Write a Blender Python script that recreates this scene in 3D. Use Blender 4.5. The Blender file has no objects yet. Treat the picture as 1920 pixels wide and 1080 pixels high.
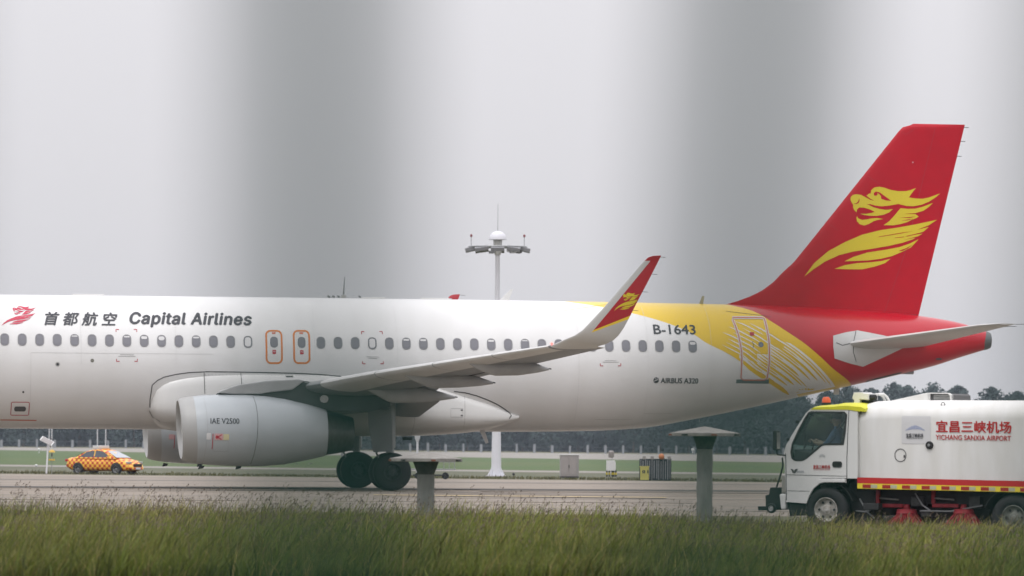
import bpy, bmesh, math, random
import numpy as np
from mathutils import Vector, Matrix
from mathutils.bvhtree import BVHTree
from mathutils.geometry import tessellate_polygon
R = math.radians
random.seed(7); RNG = np.random.default_rng(7)
sc = bpy.context.scene
COL = sc.collection

# ------------------------------------------------------------------ camera
F, H0, CAMH, ROLL = 8730.0, 828.0, 1.525, 0.0066
PIT = math.atan((H0-540)/F)
_r = Vector((1, 0, 0)); FW = Vector((0, math.cos(PIT), math.sin(PIT))); _u = Vector((0, -math.sin(PIT), math.cos(PIT)))
RT = _r*math.cos(ROLL)+_u*math.sin(ROLL); UP = _u*math.cos(ROLL)-_r*math.sin(ROLL)
CAM = Vector((0, 0, CAMH))
cd = bpy.data.cameras.new('camera'); cam = bpy.data.objects.new('camera', cd); COL.objects.link(cam)
cam.matrix_world = Matrix(((RT.x, UP.x, -FW.x, 0), (RT.y, UP.y, -FW.y, 0), (RT.z, UP.z, -FW.z, CAMH), (0, 0, 0, 1)))
cd.sensor_width = 36; cd.lens = F/1920*36; cd.clip_start = 0.1; cd.clip_end = 6000
cd.dof.use_dof = True; cd.dof.focus_distance = 115; cd.dof.aperture_fstop = 3.9; cd.dof.aperture_blades = 0
sc.camera = cam

# ------------------------------------------------------------------ sky, sun, exposure
SUN_EL, SUN_AZ = R(58), R(200)          # azimuth clockwise from +Y; high and a little behind the camera
w = bpy.data.worlds.new('World'); sc.world = w; w.use_nodes = True
nt = w.node_tree; nt.nodes.clear(); N = nt.nodes.new; LK = nt.links.new
out = N('ShaderNodeOutputWorld'); bg = N('ShaderNodeBackground'); bg.inputs['Strength'].default_value = 0.098
sky = N('ShaderNodeTexSky'); sky.sky_type = 'NISHITA'; sky.sun_disc = False; sky.sun_elevation = SUN_EL; sky.sun_rotation = SUN_AZ
sky.air_density = 1.0; sky.dust_density = 4.0
tc = N('ShaderNodeTexCoord'); sep = N('ShaderNodeSeparateXYZ'); LK(tc.outputs['Generated'], sep.inputs[0])
mr = N('ShaderNodeMapRange'); mr.inputs['From Min'].default_value = 0; mr.inputs['From Max'].default_value = 1
mr.inputs['To Min'].default_value = 1.0; mr.inputs['To Max'].default_value = 3.1; LK(sep.outputs['Z'], mr.inputs['Value'])
vm = N('ShaderNodeVectorMath'); vm.operation = 'SCALE'; vm.inputs[0].default_value = (7.1, 6.98, 7.27); LK(mr.outputs[0], vm.inputs['Scale'])
hs = N('ShaderNodeHueSaturation'); hs.inputs['Saturation'].default_value = 0.35; LK(sky.outputs[0], hs.inputs['Color'])
mx = N('ShaderNodeMix'); mx.data_type = 'RGBA'; mx.inputs[0].default_value = 0.93
LK(hs.outputs[0], mx.inputs[6]); LK(vm.outputs[0], mx.inputs[7]); LK(mx.outputs[2], bg.inputs['Color']); LK(bg.outputs[0], out.inputs['Surface'])
sd = bpy.data.lights.new('sun', 'SUN'); sd.energy = 0.8; sd.angle = R(25); sd.color = (1.0, 0.98, 0.95)
sun = bpy.data.objects.new('sun', sd); COL.objects.link(sun)
sdir = Vector((math.sin(SUN_AZ)*math.cos(SUN_EL), math.cos(SUN_AZ)*math.cos(SUN_EL), math.sin(SUN_EL)))
sun.rotation_euler = sdir.to_track_quat('Z', 'Y').to_euler()
sc.view_settings.view_transform = 'Standard'; sc.view_settings.look = 'None'; sc.view_settings.gamma = 1
sc.view_settings.exposure = 0.0; sc.view_settings.use_curve_mapping = False
sc.render.engine = 'CYCLES'; sc.cycles.use_denoising = True
sc.cycles.max_bounces = 8; sc.cycles.volume_bounces = 0; sc.cycles.caustics_reflective = False; sc.cycles.caustics_refractive = False
sc.cycles.transparent_max_bounces = 12

# ------------------------------------------------------------------ helpers
def ray(px, py): return FW+RT*((px-960)/F)-UP*((py-540)/F)
class Frame:
    """a thing's own upright frame: origin on the ground, x along it, y away from the camera side"""
    def __init__(s, o, ang):
        s.o = Vector(o); s.a = ang; s.ex = Vector((math.cos(ang), math.sin(ang), 0)); s.ey = Vector((-math.sin(ang), math.cos(ang), 0))
    def L(s, px, py, y=0.0):       # a measured outline point on the frame's plane local y
        d = ray(px, py); t = ((s.o-CAM).dot(s.ey)+y)/d.dot(s.ey); P = CAM+d*t-s.o
        return P.dot(s.ex), P.z
def depth_pt(px, py, Y): d = ray(px, py); return CAM+d*(Y/d.y)

def lin(c): return tuple(((v/255)/12.92 if v/255 <= .04045 else ((v/255+.055)/1.055)**2.4) for v in c)
MAT = {}
def pm(name, rgb, rough=0.5, metal=0.0, var=0.0, vscale=3.0, coat=0.0, rgb2=None, bump=0.0, bscale=40.0, spec=0.5, stretch=(1, 1, 1)):
    m = bpy.data.materials.new(name); m.use_nodes = True; t = m.node_tree; b = t.nodes['Principled BSDF']
    b.inputs['Base Color'].default_value = (*rgb, 1); b.inputs['Roughness'].default_value = rough; b.inputs['Metallic'].default_value = metal
    b.inputs['Coat Weight'].default_value = coat; b.inputs['Specular IOR Level'].default_value = spec
    if var > 0 or rgb2 or bump > 0:
        tc = t.nodes.new('ShaderNodeTexCoord'); mp = t.nodes.new('ShaderNodeMapping'); mp.inputs['Scale'].default_value = stretch
        t.links.new(tc.outputs['Object'], mp.inputs[0])
    if var > 0 or rgb2:
        n = t.nodes.new('ShaderNodeTexNoise'); n.inputs['Scale'].default_value = vscale; n.inputs['Detail'].default_value = 6; t.links.new(mp.outputs[0], n.inputs[0])
        r = t.nodes.new('ShaderNodeValToRGB'); r.color_ramp.elements[0].position = .3; r.color_ramp.elements[1].position = .7
        c2 = rgb2 or tuple(v*(1-var) for v in rgb)
        r.color_ramp.elements[0].color = (*c2, 1); r.color_ramp.elements[1].color = (*rgb, 1)
        t.links.new(n.outputs['Fac'], r.inputs[0]); t.links.new(r.outputs[0], b.inputs['Base Color'])
    if bump > 0:
        n2 = t.nodes.new('ShaderNodeTexNoise'); n2.inputs['Scale'].default_value = bscale; n2.inputs['Detail'].default_value = 5; t.links.new(mp.outputs[0], n2.inputs[0])
        bp = t.nodes.new('ShaderNodeBump'); bp.inputs['Strength'].default_value = bump; bp.inputs['Distance'].default_value = .02
        t.links.new(n2.outputs['Fac'], bp.inputs['Height']); t.links.new(bp.outputs[0], b.inputs['Normal'])
    MAT[name] = m; return m
def tag(o, label=None, cat=None, group=None, kind=None):
    for k, v in (('label', label), ('category', cat), ('group', group), ('kind', kind)):
        if v: o[k] = v
    return o
def empty(name, loc, ang=0.0, **kw):
    o = bpy.data.objects.new(name, None); COL.objects.link(o); o.location = loc; o.rotation_euler = (0, 0, ang); o.empty_display_size = .3
    return tag(o, **kw)
def link(name, me, mats, parent=None):
    for m in (mats if isinstance(mats, (list, tuple)) else [mats]): me.materials.append(m)
    o = bpy.data.objects.new(name, me); COL.objects.link(o)
    if parent is not None: o.parent = parent
    return o
class MB:
    def __init__(s): s.v = []; s.f = []; s.m = []
    def add(s, vs, fs, mi=0):
        b = len(s.v); s.v += [tuple(v) for v in vs]; s.f += [tuple(b+i for i in f) for f in fs]; s.m += [mi]*len(fs); return s
    def box(s, c, d, ang=0.0, mi=0, tilt=None):
        hx, hy, hz = d[0]/2, d[1]/2, d[2]/2
        M = Matrix.Rotation(ang, 3, 'Z')
        if tilt is not None: M = M @ tilt
        vs = [Vector(c)+M @ Vector((x*hx, y*hy, z*hz)) for x in (-1, 1) for y in (-1, 1) for z in (-1, 1)]
        return s.add(vs, [(0, 1, 3, 2), (4, 6, 7, 5), (0, 4, 5, 1), (2, 3, 7, 6), (0, 2, 6, 4), (1, 5, 7, 3)], mi)
    def tube(s, pts, r, n=8, mi=0, cap=True):
        pts = [Vector(p) for p in pts]; rs = r if isinstance(r, (list, tuple)) else [r]*len(pts); rings = []
        for i, p in enumerate(pts):
            d = (pts[min(i+1, len(pts)-1)]-pts[max(i-1, 0)]).normalized()
            a = d.cross(Vector((0, 0, 1)) if abs(d.z) < .9 else Vector((1, 0, 0))).normalized(); b = d.cross(a)
            rings.append([p+(a*math.cos(t)+b*math.sin(t))*rs[i] for t in [2*math.pi*k/n for k in range(n)]])
        return s.loft(rings, mi=mi, cap=cap)
    def loft(s, rings, closed=True, mi=0, cap=True):
        n = len(rings[0]); vs = [v for r in rings for v in r]; fs = []
        for i in range(len(rings)-1):
            for k in range(n if closed else n-1):
                a = i*n+k; b = i*n+(k+1) % n; fs.append((a, b, b+n, a+n))
        if cap and closed: fs.append(tuple(range(n-1, -1, -1))); fs.append(tuple((len(rings)-1)*n+k for k in range(n)))
        return s.add(vs, fs, mi)
    def lathe(s, prof, c, axis='y', n=28, mi=0, cap=False):
        rings = []                                   # prof: (along, radius)
        for a, r in prof:
            ring = []
            for k in range(n):
                t = 2*math.pi*k/n; u, v = r*math.cos(t), r*math.sin(t)
                ring.append(Vector(c)+Vector({'y': (u, a, v), 'x': (a, u, v), 'z': (u, v, a)}[axis]))
            rings.append(ring)
        return s.loft(rings, mi=mi, cap=cap)
    def plate(s, poly, y0, y1, mi=0):                # outline in x,z extruded from y0 to y1
        n = len(poly); vs = [(x, y0, z) for x, z in poly]+[(x, y1, z) for x, z in poly]
        fs = [tuple(range(n)), tuple(range(2*n-1, n-1, -1))]+[(k, n+k, n+(k+1) % n, (k+1) % n) for k in range(n)]
        return s.add(vs, fs, mi)
    def build(s, name, mats, parent=None, smooth=False, bevel=0.0, angle=35):
        me = bpy.data.meshes.new(name); me.from_pydata(s.v, [], s.f); 
        bm = bmesh.new(); bm.from_mesh(me); bmesh.ops.recalc_face_normals(bm, faces=bm.faces)
        bm.to_mesh(me); bm.free()
        me.update(); 
        if len(me.polygons) == len(s.m):
            me.polygons.foreach_set('material_index', s.m)
        o = link(name, me, mats, parent)
        if bevel > 0:
            bm = bmesh.new(); bm.from_mesh(me)
            es = [e for e in bm.edges if len(e.link_faces) == 2 and e.calc_face_angle(0) > R(30)]
            bmesh.ops.bevel(bm, geom=es, offset=bevel, segments=2, affect='EDGES', profile=.6, clamp_overlap=True)
            bm.to_mesh(me); bm.free()
        if smooth:
            me.polygons.foreach_set('use_smooth', [True]*len(me.polygons)); me.set_sharp_from_angle(angle=R(angle))
        return o

def bvh_of(objs):
    vs = []; fs = []
    for o in objs:
        b = len(vs); vs += [v.co.copy() for v in o.data.vertices]; fs += [tuple(b+i for i in p.vertices) for p in o.data.polygons]
    return BVHTree.FromPolygons(vs, fs)
def side_hit(bvh, x, z, off, side=-1, fall=0.0):
    h = bvh.ray_cast(Vector((x, side*40, z)), Vector((0, -side, 0)))
    if h[0] is None: return Vector((x, fall, z))
    n = h[1]
    if n.y*side < 0: n = -n
    return h[0]+n*off
def decal(name, polys, mat, parent, bvh, off=.004, step=.12, side=-1, kind=None, fall=0.0):
    """flat print laid on a curved surface: outlines in x,z projected along y on the surface"""
    step = min(step, .11)
    bm = bmesh.new()
    for poly in polys:
        vs = [bm.verts.new((x, 0, z)) for x, z in poly]
        for t in tessellate_polygon([[Vector((x, z, 0)) for x, z in poly]]):
            try: f = bm.faces.new([vs[i] for i in t])
            except ValueError: continue
            if (vs[t[1]].co-vs[t[0]].co).cross(vs[t[2]].co-vs[t[0]].co).y*side < 0: f.normal_flip()
    if bm.verts:
        xs = [v.co.x for v in bm.verts]; zs = [v.co.z for v in bm.verts]
        for ax, lo, hi in ((0, min(xs), max(xs)), (2, min(zs), max(zs))):
            k = math.ceil(lo/step)*step
            while k < hi:
                co = Vector((0, 0, 0)); co[ax] = k; no = Vector((0, 0, 0)); no[ax] = 1
                bmesh.ops.bisect_plane(bm, geom=bm.verts[:]+bm.edges[:]+bm.faces[:], plane_co=co, plane_no=no, dist=1e-5); k += step
    for v in bm.verts: v.co = side_hit(bvh, v.co.x, v.co.z, off, side, fall)
    me = bpy.data.meshes.new(name); bm.to_mesh(me); bm.free()
    o = link(name, me, mat, parent)
    me.polygons.foreach_set('use_smooth', [True]*len(me.polygons))
    if kind: o['kind'] = kind
    return o
def ribbon(pts, wd, closed=False):
    P = [Vector(p) for p in pts]; n = len(P); out = []; L1 = []; L2 = []
    for i in range(n):
        a = P[(i-1) % n] if (closed or i > 0) else P[i]; b = P[(i+1) % n] if (closed or i < n-1) else P[i]
        d = (b-a).normalized(); nn = Vector((-d.y, d.x))*wd/2; L1.append(P[i]+nn); L2.append(P[i]-nn)
    for i in range(n if closed else n-1):
        j = (i+1) % n; out.append([tuple(L1[i]), tuple(L1[j]), tuple(L2[j]), tuple(L2[i])])
    return out
def rrect(x0, z0, x1, z1, r, n=5):
    pts = []
    for cx, cz, a in ((x1-r, z1-r, 0), (x0+r, z1-r, 90), (x0+r, z0+r, 180), (x1-r, z0+r, 270)):
        for k in range(n+1):
            t = R(a+90*k/n); pts.append((cx+r*math.cos(t), cz+r*math.sin(t)))
    return pts
try:
    import os
    FONT = bpy.data.fonts.load(os.path.join(bpy.utils.system_resource('DATAFILES'), 'fonts', 'Inter.woff2'))   # Blender's own interface face
except Exception:
    FONT = None
def text_mesh(body, box, parent, mat, bvh, name='lettering', shear=0.0, bold=0.0, off=.005, side=-1, font_scale=None, tilt=0.0, space=1.0, fall=0.0, label=None, grotesk=False):
    cu = bpy.data.curves.new('t', 'FONT'); cu.body = body; cu.shear = shear; cu.resolution_u = 3; cu.space_character = space; cu.fill_mode = 'FRONT'
    if FONT and grotesk: cu.font = FONT
    o = bpy.data.objects.new('t', cu); COL.objects.link(o)
    dg = bpy.context.evaluated_depsgraph_get(); dg.update(); me = bpy.data.meshes.new_from_object(o.evaluated_get(dg))
    bpy.data.objects.remove(o); bpy.data.curves.remove(cu)
    co = np.array([v.co[:2] for v in me.vertices]); lo = co.min(0); hi = co.max(0); fcs = [tuple(p.vertices) for p in me.polygons]
    x0, z0, x1, z1 = box; V = []; Fs = []
    hgt = hi[1]-lo[1]; bd = bold*(z1-z0)/hgt; ws = [(0, 0)] if bold == 0 else [(-bd, 0), (bd, 0), (0, bd*.7), (0, -bd*.7), (0, 0)]
    x0 += bd; x1 -= bd; z0 += bd*.7; z1 -= bd*.7                 # heavier strokes: the outline laid down several times, each a hair above the last
    for j, (sx_, sz_) in enumerate(ws):
        b0 = len(V)
        for c in co:
            u = (c-lo)/(hi-lo); x = x0+(x1-x0)*u[0]+sx_; z = z0+(z1-z0)*u[1]+tilt*(x-x0)+sz_
            V.append(side_hit(bvh, x, z, off+.0012*j, side, fall) if bvh is not None else Vector((x, fall-.0012*j, z)))
        Fs += [tuple(b0+i for i in f) for f in fcs]
    bpy.data.meshes.remove(me); me = bpy.data.meshes.new(name); me.from_pydata(V, [], Fs)
    r = link(name, me, mat, parent)
    if label: r['label'] = label
    return r

# ------------------------------------------------------------------ materials
WHITE = pm('white_paint', (.66, .66, .645), .32, var=.05, vscale=1.2, coat=.25)
GREYP = pm('grey_wing_paint', (.22, .23, .235), .42, var=.14, vscale=1.5, stretch=(1, .3, 1))
LGREY = pm('light_grey_paint', (.55, .55, .54), .4, var=.08, vscale=2)
RED = pm('tail_red', (.45, .002, .014), .45, var=.10, vscale=2, coat=.0, spec=.25)
YEL = pm('logo_yellow', (.62, .50, .02), .45)
YELB = pm('band_yellow', (.72, .48, .015), .35, coat=.2)
BLACK = pm('rubber', (.016, .016, .017), .75, var=.3, vscale=8)
DARK = pm('dark_gap', (.02, .022, .022), .6)
SEAM = pm('seam_dark', (.08, .08, .08), .6)
SEAML = pm('seam_grey', (.34, .34, .33), .6)
METAL = pm('bare_metal', (.55, .53, .50), .28, metal=.9, var=.15, vscale=5)
PYL = pm('pylon_shade_grey', (.05, .055, .055), .5, var=.2)  # near-black: the deep shade under the wing is painted into this colour
FAIR = pm('fairing_grey', (.34, .345, .345), .42, var=.15, vscale=3)
NOZ = pm('nozzle_metal', (.11, .105, .10), .38, metal=.85, var=.3, vscale=6, stretch=(3, 1, 1))
GLASSW = pm('cabin_window', (.16, .16, .18), .12, spec=.8)
SHADE = pm('window_blind', (.62, .62, .62), .5)
INK = pm('dark_lettering', (.035, .037, .045), .5)
ORANGE = pm('exit_orange', (.62, .20, .04), .5)
PINK = pm('door_outline_red', (.55, .16, .10), .5)
REDMK = pm('red_marking', (.42, .02, .04), .5)
NAC = pm('nacelle_grey', (.42, .45, .47), .33, var=.08, vscale=2, coat=.2)
STEEL = pm('gear_steel', (.30, .31, .31), .45, metal=.4, var=.2, vscale=10)
CONC = pm('post_concrete', (.25, .25, .235), .9, rgb2=(.15, .155, .14), vscale=6, bump=.5, bscale=25, stretch=(1, 1, .4))

def curve_paint():
    """fuselage livery: white, then a yellow band, then red, with edges that run down and back along the tail"""
    m = bpy.data.materials.new('fuselage_livery'); m.use_nodes = True; t = m.node_tree; b = t.nodes['Principled BSDF']; n = t.nodes.new; l = t.links.new
    b.inputs['Roughness'].default_value = .3; b.inputs['Coat Weight'].default_value = .25
    tc = n('ShaderNodeTexCoord'); s = n('ShaderNodeSeparateXYZ'); l(tc.outputs['Object'], s.inputs[0])
    def edge(pts, soft=.012):                    # pts (z, x): true aft of the curve
        fc = n('ShaderNodeFloatCurve'); mp = n('ShaderNodeMapRange'); mp.inputs['From Min'].default_value = 1.5; mp.inputs['From Max'].default_value = 6.5
        l(s.outputs['Z'], mp.inputs['Value']); l(mp.outputs[0], fc.inputs['Value'])
        c = fc.mapping.curves[0]; pts = sorted(pts); P = [((z-1.5)/5, (x+20)/60) for z, x in pts]
        c.points[0].location = P[0]; c.points[1].location = P[-1]
        for p in P[1:-1]: c.points.new(*p)
        for p in c.points: p.handle_type = 'AUTO_CLAMPED'
        fc.mapping.update()
        xx = n('ShaderNodeMath'); xx.operation = 'MULTIPLY_ADD'; xx.inputs[1].default_value = 60; xx.inputs[2].default_value = -20; l(fc.outputs[0], xx.inputs[0])
        g = n('ShaderNodeMath'); g.operation = 'SUBTRACT'; l(s.outputs['X'], g.inputs[0]); l(xx.outputs[0], g.inputs[1])
        r = n('ShaderNodeMapRange'); r.inputs['From Min'].default_value = -soft; r.inputs['From Max'].default_value = soft; l(g.outputs[0], r.inputs['Value']); return r.outputs[0]
    L = PL.L
    redp = [(6.4, 10.6), (5.95, 11.2)]+[(L(x, y, d)[1], L(x, y, d)[0]) for x, y, d in ((1397, 578, -.8), (1420, 585, -1.2), (1447, 601, -1.5), (1480, 622, -1.75), (1510, 643, -1.75), (1540, 668, -1.7), (1565, 692, -1.4), (1597, 721, -.5))]+[(3.1, 15.6), (1.6, 16.0)]
    yelp = [(6.4, 5.2), (5.97, 6.0)]+[(L(x, y, d)[1], L(x, y, d)[0]) for x, y, d in ((1110, 572, -.8), (1200, 590, -1.4), (1290, 620, -1.85), (1330, 645, -1.93), (1385, 672, -1.9))]+[(L(x, y, d)[1], L(x, y, d)[0]) for x, y, d in ((1412, 694, -1.75), (1436, 708, -1.6), (1458, 720, -1.4), (1478, 731, -1.1), (1496, 741, -.6))]+[(2.6, 14.0), (1.6, 14.2)]
    n1 = n('ShaderNodeTexNoise'); n1.inputs['Scale'].default_value = .9; n1.inputs['Detail'].default_value = 7
    mp = n('ShaderNodeMapping'); mp.inputs['Scale'].default_value = (1.6, .5, .5); l(tc.outputs['Object'], mp.inputs[0]); l(mp.outputs[0], n1.inputs[0])
    ra = n('ShaderNodeValToRGB'); ra.color_ramp.elements[0].position = .35; ra.color_ramp.elements[0].color = (.665, .665, .655, 1); ra.color_ramp.elements[1].position = .62; ra.color_ramp.elements[1].color = (.70, .70, .695, 1)
    l(n1.outputs['Fac'], ra.inputs[0])
    mA = n('ShaderNodeMix'); mA.data_type = 'RGBA'; mB = n('ShaderNodeMix'); mB.data_type = 'RGBA'
    l(edge(yelp), mA.inputs[0]); l(ra.outputs[0], mA.inputs[6]); mA.inputs[7].default_value = (.74, .50, .015, 1)
    l(edge(redp), mB.inputs[0]); l(mA.outputs[2], mB.inputs[6]); mB.inputs[7].default_value = (.43, .002, .014, 1)
    l(mB.outputs[2], b.inputs['Base Color'])
    return m

# ------------------------------------------------------------------ the ground
def sstep(a, b, x): t = max(0.0, min(1.0, (x-a)/(b-a))); return t
def zg(x, y): return sstep(150, 262, y)*(-.60-.0045*max(-80, min(80, x)))
def sheet(name, near, far, x0, x1, nx, ny, mat, lift, curve=None, **kw):
    """a strip of ground between two lines given as functions of x"""
    vs = []; fs = []
    for j in range(ny+1):
        for i in range(nx+1):
            x = x0+(x1-x0)*i/nx; a, b = near(x), far(x); y = a+(b-a)*j/ny
            vs.append((x, y, zg(x, y)+lift))
    for j in range(ny):
        for i in range(nx):
            a = j*(nx+1)+i; fs.append((a, a+1, a+nx+2, a+nx+1))
    me = bpy.data.meshes.new(name); me.from_pydata(vs, [], fs); o = link(name, me, mat); o['kind'] = 'structure'
    for k, v in kw.items(): o[k] = v
    return o
K = lambda c: (lambda x: c)
GRD = pm('ground_soil', (.085, .088, .035), .95, rgb2=(.12, .10, .05), vscale=.6, bump=.4, bscale=4)
FARG = pm('far_turf', (.040, .085, .009), .95, rgb2=(.065, .09, .018), vscale=.05, stretch=(1, .25, 1))
VERGE = pm('verge_turf', (.11, .10, .062), .95, rgb2=(.06, .075, .03), vscale=.35, stretch=(1, .3, 1))
TAXI = pm('taxiway_concrete', (.265, .222, .178), .85, rgb2=(.20, .17, .138), vscale=.35, bump=.2, bscale=10, stretch=(.25, 1, 1))
ROADF = pm('far_concrete', (.26, .24, .21), .9, rgb2=(.21, .195, .17), vscale=.1, stretch=(.3, 1, 1))
ASPH = pm('asphalt', (.075, .075, .07), .9, rgb2=(.05, .05, .05), vscale=2, bump=.3)
sheet('ground', K(-25), K(1290), -640, 640, 64, 90, GRD, 0)
def tilted(y0, s): return lambda x: y0+s*x
sheet('taxiway', K(97), K(262), -300, 300, 60, 40, TAXI, .006)
sheet('verge', K(262), K(323), -400, 400, 50, 6, VERGE, .012)
sheet('taxiway_edge_strip', K(323), K(343), -400, 400, 50, 2, ROADF, .02)
sheet('grass_strip', K(343), tilted(593, -1.32) if False else (lambda x: max(480, min(760, 593-1.32*x))), -500, 500, 60, 8, FARG, .025)
sheet('perimeter_road', (lambda x: max(480, min(760, 593-1.32*x))), K(885), -550, 550, 60, 8, ROADF, .03)
STREAK = pm('tyre_streak', (.11, .10, .088), .9, rgb2=(.17, .155, .135), vscale=.8, stretch=(.15, 1, 1))
SLABLINE = pm('slab_line', (.10, .095, .085), .95)  # slab joints, plus one short dark line beneath the jet
PYEL = pm('faded_taxi_line', (.42, .31, .12), .9, rgb2=(.36, .30, .2), vscale=1)
def streak(name, px0, py0, px1, py1, wd, mat, lift, z=0.0):
    pts = []
    for px, py in ((px0, py0), (px1, py1)):
        d = ray(px, py); Y = 8730*CAMH/max(1, (py-(H0+(px-960)*ROLL)))
        for _ in range(12):
            P = CAM+d*(Y/d.y); zz = zg(P.x, P.y); Y = (zz-CAMH)/(d.z/d.y)
        pts.append(CAM+d*(Y/d.y))
    a, b = pts; vs = []; n = 40
    for i in range(n+1):
        p = a.lerp(b, i/n)
        for s in (-.5, .5): vs.append((p.x, p.y+s*wd, zg(p.x, p.y+s*wd)+lift))
    me = bpy.data.meshes.new(name); me.from_pydata(vs, [], [(2*i, 2*i+2, 2*i+3, 2*i+1) for i in range(n)]); o = link(name, me, mat); o['kind'] = 'structure'; return o
for i, (x0, y0, x1, y1, wd, m) in enumerate([(-300, 911, 2100, 925, 4.0, STREAK), (-200, 898, 2200, 915, 5.0, STREAK), (150, 913.5, 900, 919, .8, SLABLINE), (-200, 904, 2100, 919, .7, SLABLINE), (-200, 928, 2200, 944, .45, SLABLINE), (-200, 941, 2200, 957, .4, SLABLINE), (700, 930, 1250, 935, 1.4, PYEL), (-300, 893, 2100, 907, 1.2, SLABLINE), (900, 922, 2000, 930, 1.2, STREAK), (-100, 950, 1500, 960, .7, STREAK), (200, 922, 2100, 938, .5, SLABLINE), (-300, 935, 1300, 944, .9, STREAK), (600, 903, 2200, 920, 1.6, STREAK), (-300, 896, 900, 901, .8, SLABLINE)]):
    streak('tyre_streak' if m is STREAK else ('slab_line' if m is SLABLINE else 'taxiway_line'), x0, y0, x1, y1, wd, m, .012+.004*i)

# ------------------------------------------------------------------ the passenger jet
PSI = R(9.61); PL = Frame((-4.33, 146, 0), PSI)
jet = empty('passenger_jet', PL.o, PSI, label='white passenger jet with a red tail and yellow dragon logo parked on the taxiway', cat='airplane')
FX = [-17.71, -17.5, -17.0, -16.2, -15.2, -14.2, -13.0, -11.7, -6.7, -1.7, 3.4, 6.8, 8.5, 10.25, 11.98, 13.72, 15.46, 17.2, 18.1, 18.96, 19.85]
FT = [3.42, 3.75, 4.25, 4.85, 5.4, 5.75, 5.93, 5.97, 5.98, 5.985, 5.98, 5.965, 5.955, 5.94, 5.92, 5.87, 5.80, 5.68, 5.57, 5.42, 5.15]
FB = [3.38, 3.05, 2.65, 2.28, 2.05, 1.92, 1.85, 1.83, 1.83, 1.83, 1.83, 1.875, 1.975, 2.27, 2.625, 3.01, 3.40, 3.805, 4.035, 4.315, 4.585]
FWD = [.02, .35, .8, 1.25, 1.62, 1.82, 1.94, 1.975, 1.975, 1.975, 1.975, 1.975, 1.96, 1.90, 1.76, 1.55, 1.28, .96, .76, .53, .28]
def cub(X, Yv, x): 
    # monotone-ish interpolation on non-uniform knots
    i = max(0, min(len(X)-2, int(np.searchsorted(X, x))-1)); h = X[i+1]-X[i]; t = (x-X[i])/h
    def sl(k):
        if k <= 0: return (Yv[1]-Yv[0])/(X[1]-X[0])
        if k >= len(X)-1: return (Yv[-1]-Yv[-2])/(X[-1]-X[-2])
        a = (Yv[k]-Yv[k-1])/(X[k]-X[k-1]); b = (Yv[k+1]-Yv[k])/(X[k+1]-X[k])
        return 0 if a*b <= 0 else 2*a*b/(a+b)
    m0, m1 = sl(i)*h, sl(i+1)*h
    return (2*t**3-3*t*t+1)*Yv[i]+(t**3-2*t*t+t)*m0+(-2*t**3+3*t*t)*Yv[i+1]+(t**3-t*t)*m1
LIV = curve_paint()
mb = MB(); rings = []
xs = list(np.concatenate([np.linspace(-17.71, -12, 24), np.linspace(-11.5, 6.5, 40), np.linspace(7, 19.85, 52)]))
for x in xs:
    t, b, hw = cub(FX, FT, x), cub(FX, FB, x), cub(FX, FWD, x); zc = (t+b)/2; rz = (t-b)/2
    rings.append([(x, hw*math.sin(a), zc+rz*math.cos(a)) for a in [2*math.pi*k/72 for k in range(72)]])
mb.loft(rings); fus = mb.build('fuselage', LIV, jet, smooth=True)
# belly fairing
mb = MB(); rings = []
BX = [-7.15, -7.0, -6.6, -6.0, -5.2, -4, 0, 1.5, 2.6, 3.5, 4.1, 4.42]
BT = [2.85, 3.22, 3.52, 3.68, 3.76, 3.80, 3.74, 3.42, 3.04, 2.74, 2.48, 2.36]
BB = [2.3, 2.05, 1.85, 1.76, 1.70, 1.68, 1.66, 1.69, 1.76, 1.88, 2.05, 2.2]
BWd = [1.52, 1.80, 1.95, 2.0, 2.03, 2.05, 2.06, 2.0, 1.86, 1.68, 1.48, 1.33]
for x in np.linspace(-7.15, 4.42, 60):
    t, b, hw = cub(BX, BT, x), cub(BX, BB, x), cub(BX, BWd, x); zc = (t+b)/2; rz = (t-b)/2
    ring = []
    for k in range(48):
        a = 2*math.pi*k/48; ca, sa = math.cos(a), math.sin(a); e = 2/(5.0 if ca > 0 else 2.7)
        ring.append((x, hw*math.copysign(abs(sa)**e, sa), zc+rz*math.copysign(abs(ca)**e, ca)))
    rings.append(ring)
mb.loft(rings); belly = mb.build('belly_fairing', WHITE, jet, smooth=True)
SK = bvh_of([fus, belly]); SKF = bvh_of([fus])
L = PL.L
def pl(pts, y): return [L(px, py, y) for px, py in pts]
def seam(pts, y, wd, mat=SEAM, name='panel_seam', bvh=None, off=.006, parent=None, closed=False):
    return decal(name, ribbon(pl(pts, y), wd, closed), mat, parent or jet, bvh or SK, off, .2)
seam([(284, 764), (283, 750), (286, 722), (296, 713), (308, 707), (330, 702), (355, 698.5), (390, 697), (440, 697.5), (500, 698.5), (560, 700), (600, 702), (640, 706)], -1.97, .03)
seam([(850, 734), (872, 736.5), (893, 742), (915, 750), (935, 759), (950, 768), (959, 775), (961, 779), (957, 785)], -1.7, .035)
seam([(383, 699), (384, 738)], -2.0, .02); seam([(452, 699), (453, 722)], -2.0, .02)
seam([(283, 770), (290, 782), (303, 790)], -1.9, .02, SEAML)
seam([(872, 742), (872, 800)], -1.9, .012, SEAML); seam([(777, 770), (777, 812)], -1.9, .012, SEAML)
SEAMF = pm('seam_faint', (.55, .55, .54), .6)
seam([(58, 661), (400, 664)], -1.97, .014, SEAMF); seam([(58, 661), (58, 790)], -1.97, .010, SEAMF)
for px in (152, 330, 590, 745, 1085, 1215, 1335): seam([(px, y_) for y_ in range(575, 797 if px > 1000 else 690, 12)], -1.9, .008, SEAMF, bvh=SKF)
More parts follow.
